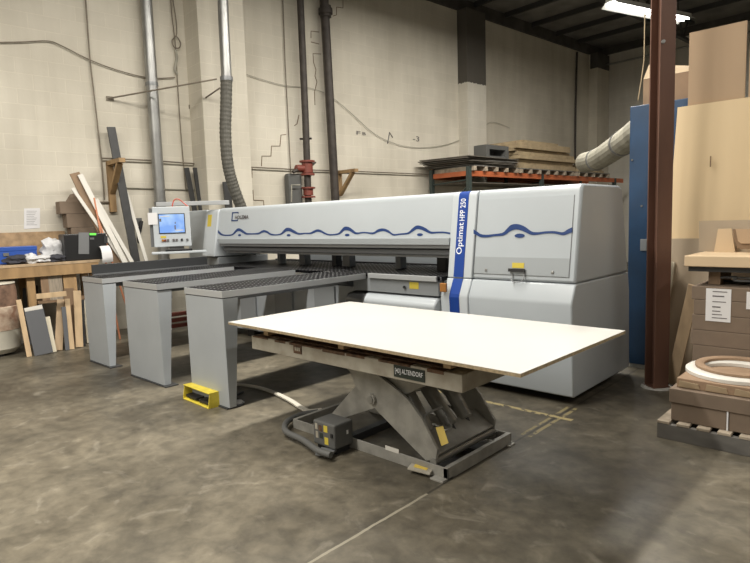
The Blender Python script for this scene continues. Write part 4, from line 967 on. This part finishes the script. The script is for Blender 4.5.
t = thing('red_cup', 'small round red cup beside the blue toolbox', 'cup', wl(21, 262, .45)); c_ = wl(23, 256, .47)
MB().tube([Vector((c_.x, c_.y, BZ + .002)), Vector((c_.x, c_.y, BZ + .09))], .04, 14).build('cup_body', 'redp', t, smooth=True)
# printer
def pbox(px0, px1, pyt, pyb, off, depth): return wthing_box(px0, px1, pyt, pyb, off, depth, '', '', '', '')
b, d_ = pbox(66, 108.5, 233.5, 262, .62, .28)
t = thing('label_printer', 'black label printer with grey side panel and green light on the bench end', 'printer', wp((d_[0] + d_[1]) / 2, .45, d_[2]))
body = b.build('printer_body', 'blackp', t, bevel=.012)
for (px0, px1, py0, py1, m_, nm) in ((78.5, 89, 232.5, 254, 'printer_grey', 'grey_panel'), (89.6, 96, 233.2, 235.2, 'led', 'status_light'), (90, 94, 237.5, 239.5, 'midg', 'button_panel'), (104, 107.5, 236, 243, 'darkg', 'media_door')):
    P_ = [wl(px, py, .621) for px, py in ((px0, py1), (px1, py1), (px1, py0), (px0, py0))]; MB().prism(P_, NW * .006).build(nm, m_, body)
A_ = [wl(99, 247.5, .623), wl(99.5, 246.5, .68), wl(101.5, 251, .74), wl(102.5, 259, .76), wl(102.5, 263, .74)]
B_ = [wl(108, 246.5, .623), wl(109, 245.5, .68), wl(111.3, 250, .74), wl(113, 257, .76), wl(113, 261.5, .74)]
MB().strip(smooth_path(A_, 4), smooth_path(B_, 4), (0.6, -.6, .3), .002).build('paper_strip', 'paper', t)
# carton stack against the wall on the bench
specs = [(1.101, 1.33, 72, 100, 'lowest carton of the leaning stack on the bench, behind the printer'), (1.332, 1.54, 70, 98, 'carton second from the bottom of the stack on the bench'), (1.542, 1.73, 66.5, 95, 'carton under the top one of the stack on the bench'), (1.732, 1.90, 60.5, 90, 'top carton of the leaning stack on the bench')]
for z0, z1_, pa, pb_, lb_ in specs:
    a = wl(pa, 215, .26); c_ = wl(pb_, 215, .26); t = thing('carton', lb_, 'carton', wp(s_of((a.x + c_.x) / 2, (a.y + c_.y) / 2), .2, z0), 'cartons stacked on the workbench')
    wbox(s_of(a.x, a.y), s_of(c_.x, c_.y), .05, .26, z0, z1_).build('carton_body', 'carton_d', t, bevel=.004)
    if z0 > 1.65:
        MB().prism([wp(s_of(a.x, a.y) + .08, .25, z1_), wp(s_of(c_.x, c_.y), .25, z1_), wp(s_of(c_.x, c_.y) - .08, .18, z1_ + .13), wp(s_of(a.x, a.y) + .16, .18, z1_ + .10)], NW * .005).build('flap', 'carton_d', t)
# boards leaning on the wall behind bench end
def lean(pt, pb2, off_t, off_b, w_, t_, m_, nm, lab, cat='board', group=None):
    a = wl(pt[0], pt[1], off_t); c_ = wl(pb2[0], pb2[1], off_b); d_ = (a - c_).normalized()
    c2_ = c_ - d_ * (c_.z / d_.z); c2_.z = 0
    if True: c2_ = Vector((c2_.x, c2_.y, 0))
    return board(nm, lab, c2_, a, w_, t_, m_, G, cat, group)
LG = 'long boards leaning on the block wall'
lean((74.5, 174.5), (97, 222), .29, .42, .13, .02, 'brownw', 'leaning_board', 'brown long board leaning on the wall behind the white ones', 'board', LG)
lean((80, 175.5), (112, 238), .32, .52, .07, .02, 'whiteb', 'leaning_board', 'tallest white board leaning over the printer', 'board', LG)
lean((72.5, 189), (98, 226), .35, .46, .045, .02, 'whiteb', 'leaning_board', 'narrow short white board crossing in front of the brown one', 'board', LG)
lean((96, 200), (128, 256), .34, .50, .055, .02, 'whiteb', 'leaning_board', 'white board leaning low beside the bench end', 'board', LG)
lean((91, 197), (103, 234), .38, .50, .02, .02, 'copper', 'copper_pipe', 'thin copper pipe leaning in front of the white boards, upper one', 'pipe', LG)
lean((94, 198), (101, 236), .40, .52, .02, .02, 'copper', 'copper_pipe', 'thin copper pipe leaning beside the other, nearer the printer', 'pipe', LG)
lean((111, 127.5), (136, 262), .12, .34, .115, .03, 'darkb', 'dark_plank', 'long black plank leaning on the wall behind the wooden bracket', 'plank', LG)
lean((126, 192), (146.5, 262), .18, .34, .05, .02, 'whiteb', 'leaning_board', 'slim white board along the edge of the long black plank', 'board', LG)
lean((186.5, 168), (193, 202), .1, .16, .08, .02, 'darkb', 'dark_plank', 'narrower black plank leaning on the wall behind the terminal boom', 'plank', 'black planks behind the saw')
lean((196.5, 168), (201.5, 202), .12, .2, .12, .03, 'darkb', 'dark_plank', 'wider black plank leaning on the wall behind the terminal boom', 'plank', 'black planks behind the saw')
lean((226, 182), (229, 208), .52, .55, .12, .03, 'darkb', 'dark_plank', 'short black plank leaning behind the grey flexible hose', 'plank', 'black planks behind the saw')
t = thing('hanging_handset', 'small black handset hanging on the wall beside the terminal', 'handset', wl(141, 240, .06))
MB().obox(wl(137.5, 222, .06), G * .06, NW * .03, (0, 0, .06)).build('cradle', 'grey_box', t, bevel=.006)
MB().tube(smooth_path([wl(141.5, 221, .12), wl(140, 229, .12), wl(138.5, 236, .1), wl(139.5, 243, .08)], 4), .028, 8).build('grip', 'blackp', t, smooth=True)

# ------------------------------------------------------------------ offcuts leaning in front of the bench
def off_(ptx, pty, pbx_, pby, w_, m_, lab, h_off=.12, t_=.018, nm='board_offcut'):
    c_ = at(pbx_, pby, z=0); so = (c_ - WA).dot(NW)
    a = wl(ptx, pty, so - h_off)
    return board(nm, lab, c_, a, w_, t_, m_, G, 'offcut', 'offcuts leaning in front of the workbench')
off_(18.5, 300, 29.5, 357, .055, 'pine', 'pine strip leaning slanted at the tub side of the offcuts')
off_(30, 286, 34, 345, .18, 'charcoal', 'dark grey offcut with the notched top standing behind the charcoal one')
off_(33, 307.5, 45, 352, .20, 'whiteb', 'white offcut behind the charcoal one', .10)
off_(34, 311, 44, 355, .205, 'charcoal', 'large charcoal offcut leaning in front of the white one', .12)
off_(47, 317, 54, 352.5, .06, 'creamb', 'cream offcut beside the large charcoal one')
off_(61, 300, 58.5, 351, .09, 'tan', 'tan offcut leaning upright beside the cream one')
off_(63.5, 307, 67.5, 350.5, .05, 'charcoal', 'slim dark offcut between two tan ones')
off_(67, 299, 72, 349.5, .06, 'pine', 'pale pine offcut beside the slim dark one')
off_(74, 305, 73.5, 347, .09, 'brownw', 'brown offcut behind the pale pine one', .06)
off_(68.5, 288.5, 70.5, 345, .12, 'brownw', 'tallest dark brown offcut at the back of the group', .04)
off_(77, 291, 79.5, 347.5, .09, 'pine', 'broad light pine offcut near the air table')
off_(82, 300, 83.5, 346, .05, 'darkb', 'slim blackish offcut near the air table', .08)
off_(84.5, 299, 88.5, 343, .04, 'creamb', 'cream offcut standing closest to the air table leg')
def plank_px(px, w_, m_, lab, py_t=273.5):
    a = wl(px, py_t, .60); c2_ = Vector((a.x, a.y, .611)) + NW * .03
    board('upright_plank', lab, c2_, a, w_, .02, m_, G, 'plank', 'planks standing on the workbench shelf')
plank_px(43.5, .09, 'brownw', 'narrow grey-brown plank on the workbench shelf, nearest the tub')
plank_px(54, .165, 'greywood', 'broad grooved grey-brown plank in the middle of the workbench shelf')
plank_px(69, .16, 'oldwood', 'broad grooved grey-brown plank on the workbench shelf below the printer')
b = MB(); a = wl(36, 296.5, 1.02); c_ = wl(66, 293.5, 1.02)
tag(MB().obox((a + c_) / 2, (c_ - a) / 2, NW * .02, (0, 0, .03)).build('cross_rail', 'pine', None), 'horizontal pine rail holding the leaning offcuts', 'rail')
# tub
tc_ = TUB
t = thing('mixing_tub', 'dirty cream tub crusted with brown residue at the picture edge', 'tub', tc_)
MB().lathe(tc_, [(.001, .03), (.20, .03), (.255, .09), (.27, .30), (.275, .315)], 36).build('tub_base', 'tub', t, smooth=True)
MB().lathe(tc_, [(.262, .316), (.268, .42), (.27, .60), (.262, .61)], 36).build('crusted_wall', 'crust', t, smooth=True)
MB().lathe(tc_, [(.262, .611), (.262, .80), (.25, .86), (.24, .875)], 36).build('residue_liner', 'crust_d', t, smooth=True)
MB().lathe(tc_, [(.24, .876), (.255, .88), (.25, .895), (.1, .90), (.001, .90)], 36).build('lid', 'tub', t, smooth=True)
b = MB()
for a_ in (0, 2.1, 4.2): b.tube([tc_ + Vector((.15 * math.cos(a_), .15 * math.sin(a_), 0)), tc_ + Vector((.15 * math.cos(a_), .15 * math.sin(a_), .04))], .03, 8)
b.build('feet', 'blackp', t)
# red rails and white wall board seen between the tables
rr_ = thing('red_trolley', 'red steel trolley frame standing low behind the air tables', 'trolley', wl(168, 330, 1.3))
for dz in (.22, .30, .14): 
    a = wl(140, 330, 1.2); c_ = wl(200, 325, 1.2); MB().obox(Vector(((a.x + c_.x) / 2, (a.y + c_.y) / 2, dz)), Vector(((c_.x - a.x) / 2, (c_.y - a.y) / 2, 0)), NW * .03, (0, 0, .025)).build('red_rail', 'red_rail', rr_)
a = wl(141, 330, 1.2)
for px in (142, 198):
    a = wl(px, 330, 1.2); B(a.x - .03, a.y - .03, 0, a.x + .03, a.y + .03, .33).build('upright', 'red_rail', rr_)

# ------------------------------------------------------------------ pallet rack along the wall
RK = s_of(-6.86, 10.35); RE = s_of(-6.24, 17.2)
rk = thing('pallet_rack', 'pallet rack with orange beams behind the saw, along the block wall', 'rack', wp((RK + RE) / 2, .7, 0))
BT = 2.485
for s_ in (RK, RK + 2.75, RE - .4):
    for o_ in (.18, 1.22): wbox(s_ - .045, s_ + .045, o_ - .04, o_ + .04, 0, BT + .09 if s_ == RK else BT - .0).build('upright', 'rack_g', rk)
    MB().tube([wp(s_, .18, 2.25), wp(s_, 1.22, 2.30)], .018, 6).build('brace', 'rack_g', rk); MB().tube([wp(s_, .18, 1.3), wp(s_, 1.22, 2.2)], .018, 6).build('brace', 'rack_g', rk)
for (a_, c_) in ((RK + .046, RK + 2.70), (RK + 2.80, RE - .446), (RE - .35, RE + .1)):
    for o_ in (.16, 1.22): wbox(a_, c_, o_ - .02, o_ + .03, BT - .115, BT).build('beam', 'orange', rk, bevel=.006)
wbox(RK + .046, RE - .4, .20, 1.18, BT - .25, BT - .23).build('lower_board', 'fibre_d', rk)
wbox(RK - .0, RK + .02, .20, 1.18, BT - .1, BT).build('end_beam', 'orange', rk)
def wp_pal(s0, s1, label, z=BT + .002, o0=.15, o1=1.32, h=.11):
    t = thing('wooden_pallet', label, 'pallet', wp((s0 + s1) / 2, .7, z), 'wooden pallets on the rack')
    n_ = max(3, int((s1 - s0) / .38) + 1)
    for i in range(n_):
        s_ = s0 + (s1 - s0 - .09) * i / (n_ - 1); wbox(s_, s_ + .09, o0, o1, z, z + h - .022).build('runner', 'pallet', t)
    wbox(s0, s1, o0, o1, z + h - .0215, z + h).build('deck', 'pallet_g', t)
ZP = BT + .114
wp_pal(RK + .05, RK + 1.65, 'wooden pallet under the dark wide sheets on the rack'); wp_pal(RK + 1.75, RK + 4.1, 'wooden pallet under the tall pile of fibreboards on the rack'); wp_pal(RK + 4.3, RK + 6.0, 'wooden pallet at the corner end of the rack')
dsl = ['bottom', 'second', 'third', 'fourth', 'fifth', 'top']
for i in range(6):
    z = ZP + i * .03; e0_ = RK - .12 - .07 * i + (.1 if i == 5 else 0); e1_ = RK + 1.50 + .015 * i
    b = MB().prism([wp(e0_, .12 + .02 * (i % 3), z + .012), wp(e1_, .12, z), wp(e1_, 1.36 + .03 * (i % 2), z), wp(e0_ + .2, 1.30 + .04 * (i % 3), z + .012)], (0, 0, .016))
    tag(b.build('dark_sheet', 'fibre_d' if i % 3 else 'pallet_g'), {0: 'bottom dark sheet of the wide pile overhanging the rack end', 5: 'top dark sheet of the wide pile overhanging the rack end'}.get(i, dsl[i] + ' dark sheet from the bottom of the wide pile on the rack end'), 'sheet', 'dark sheets on the rack end')
gbz = ZP + 6 * .03 + .001
a = wl(487, 158, 1.3); c_ = wl(509.5, 158, 1.3); s0, s1 = s_of(a.x, a.y), s_of(c_.x, c_.y); zt = wl(500, 146, .9).z
t = thing('grey_crate', 'small grey plastic crate on the sheets on the rack', 'crate', wp((s0 + s1) / 2, 1.1, gbz))
zt = gbz + .27
wbox(s0, s1, .95, .97, gbz, zt).build('back_wall', 'grey_box', t); wbox(s0, s0 + .12, .97, 1.28, gbz, zt).build('side_wall', 'grey_box', t); wbox(s1 - .12, s1, .97, 1.28, gbz, zt).build('side_wall', 'grey_box', t)
wbox(s0 + .12, s1 - .12, .97, 1.28, zt - .09, zt).build('top_bar', 'grey_box', t); wbox(s0 + .12, s1 - .12, .97, 1.28, gbz, gbz + .04).build('floor_panel', 'grey_box', t)
pile = [(1.75, 4.25, .11), (1.75, 4.2, .10), (1.7, 4.35, .09), (1.7, 4.2, .085), (1.6, 4.05, .06), (1.62, 3.95, .085), (1.65, 4.0, .07), (1.95, 3.5, .06)]
z = ZP + .001; names = ['bottom', 'second', 'third', 'fourth', 'fifth', 'sixth', 'seventh', 'top']
for i, (e, f_, h) in enumerate(pile):
    tag(wbox(RK + e, RK + f_, .25 + .03 * (i % 2), 1.30 - .04 * ((i + 1) % 3), z, z + h - .008).build('fibreboard_stack', 'fibre', None, bevel=.004),
        {0: 'bottom bundle of the tan fibreboard pile on the rack', 7: 'top bundle of the tan fibreboard pile on the rack'}.get(i, names[i] + ' bundle from the bottom of the tan fibreboard pile on the rack'), 'board bundle', 'fibreboard bundles on the rack'); z += h
z = ZP + .001
for i in range(3):
    tag(wbox(RK + 4.4 + .05 * i, RK + 5.8 - .1 * i, .3, 1.25, z, z + .06).build('fibreboard_stack', 'fibre', None, bevel=.004), ['lower', 'middle', 'upper'][i] + ' bundle of the small fibreboard pile at the corner end of the rack', 'board bundle', 'fibreboard bundles on the rack'); z += .066
# fat flexible duct
P_ = smooth_path([at(585, 162.5, y=10.0), at(592, 161, y=9.6), at(601, 157.5, y=9.2), at(617, 147, y=8.6), at(631, 137, y=8.0), at(650, 124, y=7.4), Vector((-1.9, 6.75, 2.42)), Vector((-1.78, 6.42, 2.2))], 9)
rr = [.165 + .006 * (i % 2) for i in range(len(P_))]
du = thing('flexible_duct', 'fat dusty beige flexible duct rising behind the blue cabinet', 'duct', P_[0]); MB().tube(P_, rr, 18).build('duct_hose', 'duct', du, smooth=False)
for k_ in (14, 30): MB().tube([P_[k_], P_[k_ + 1]], .18, 18).build('clamp_band', 'midg', du, smooth=True)
# hanging chain line in front of far wall
tag(MB().tube([at(645, 10, y=9), at(644, 60, y=9), at(641, 82, y=9), at(638, 100, y=9)], .008, 5).build('hanging_wire', 'fibre'), 'thin pale wire hanging from the lamp beside the column', 'wire')

# ------------------------------------------------------------------ view
sc.view_settings.view_transform = 'Standard'; sc.view_settings.look = 'None'; sc.view_settings.gamma = 1; sc.view_settings.use_curve_mapping = False
sc.view_settings.exposure = 0.0
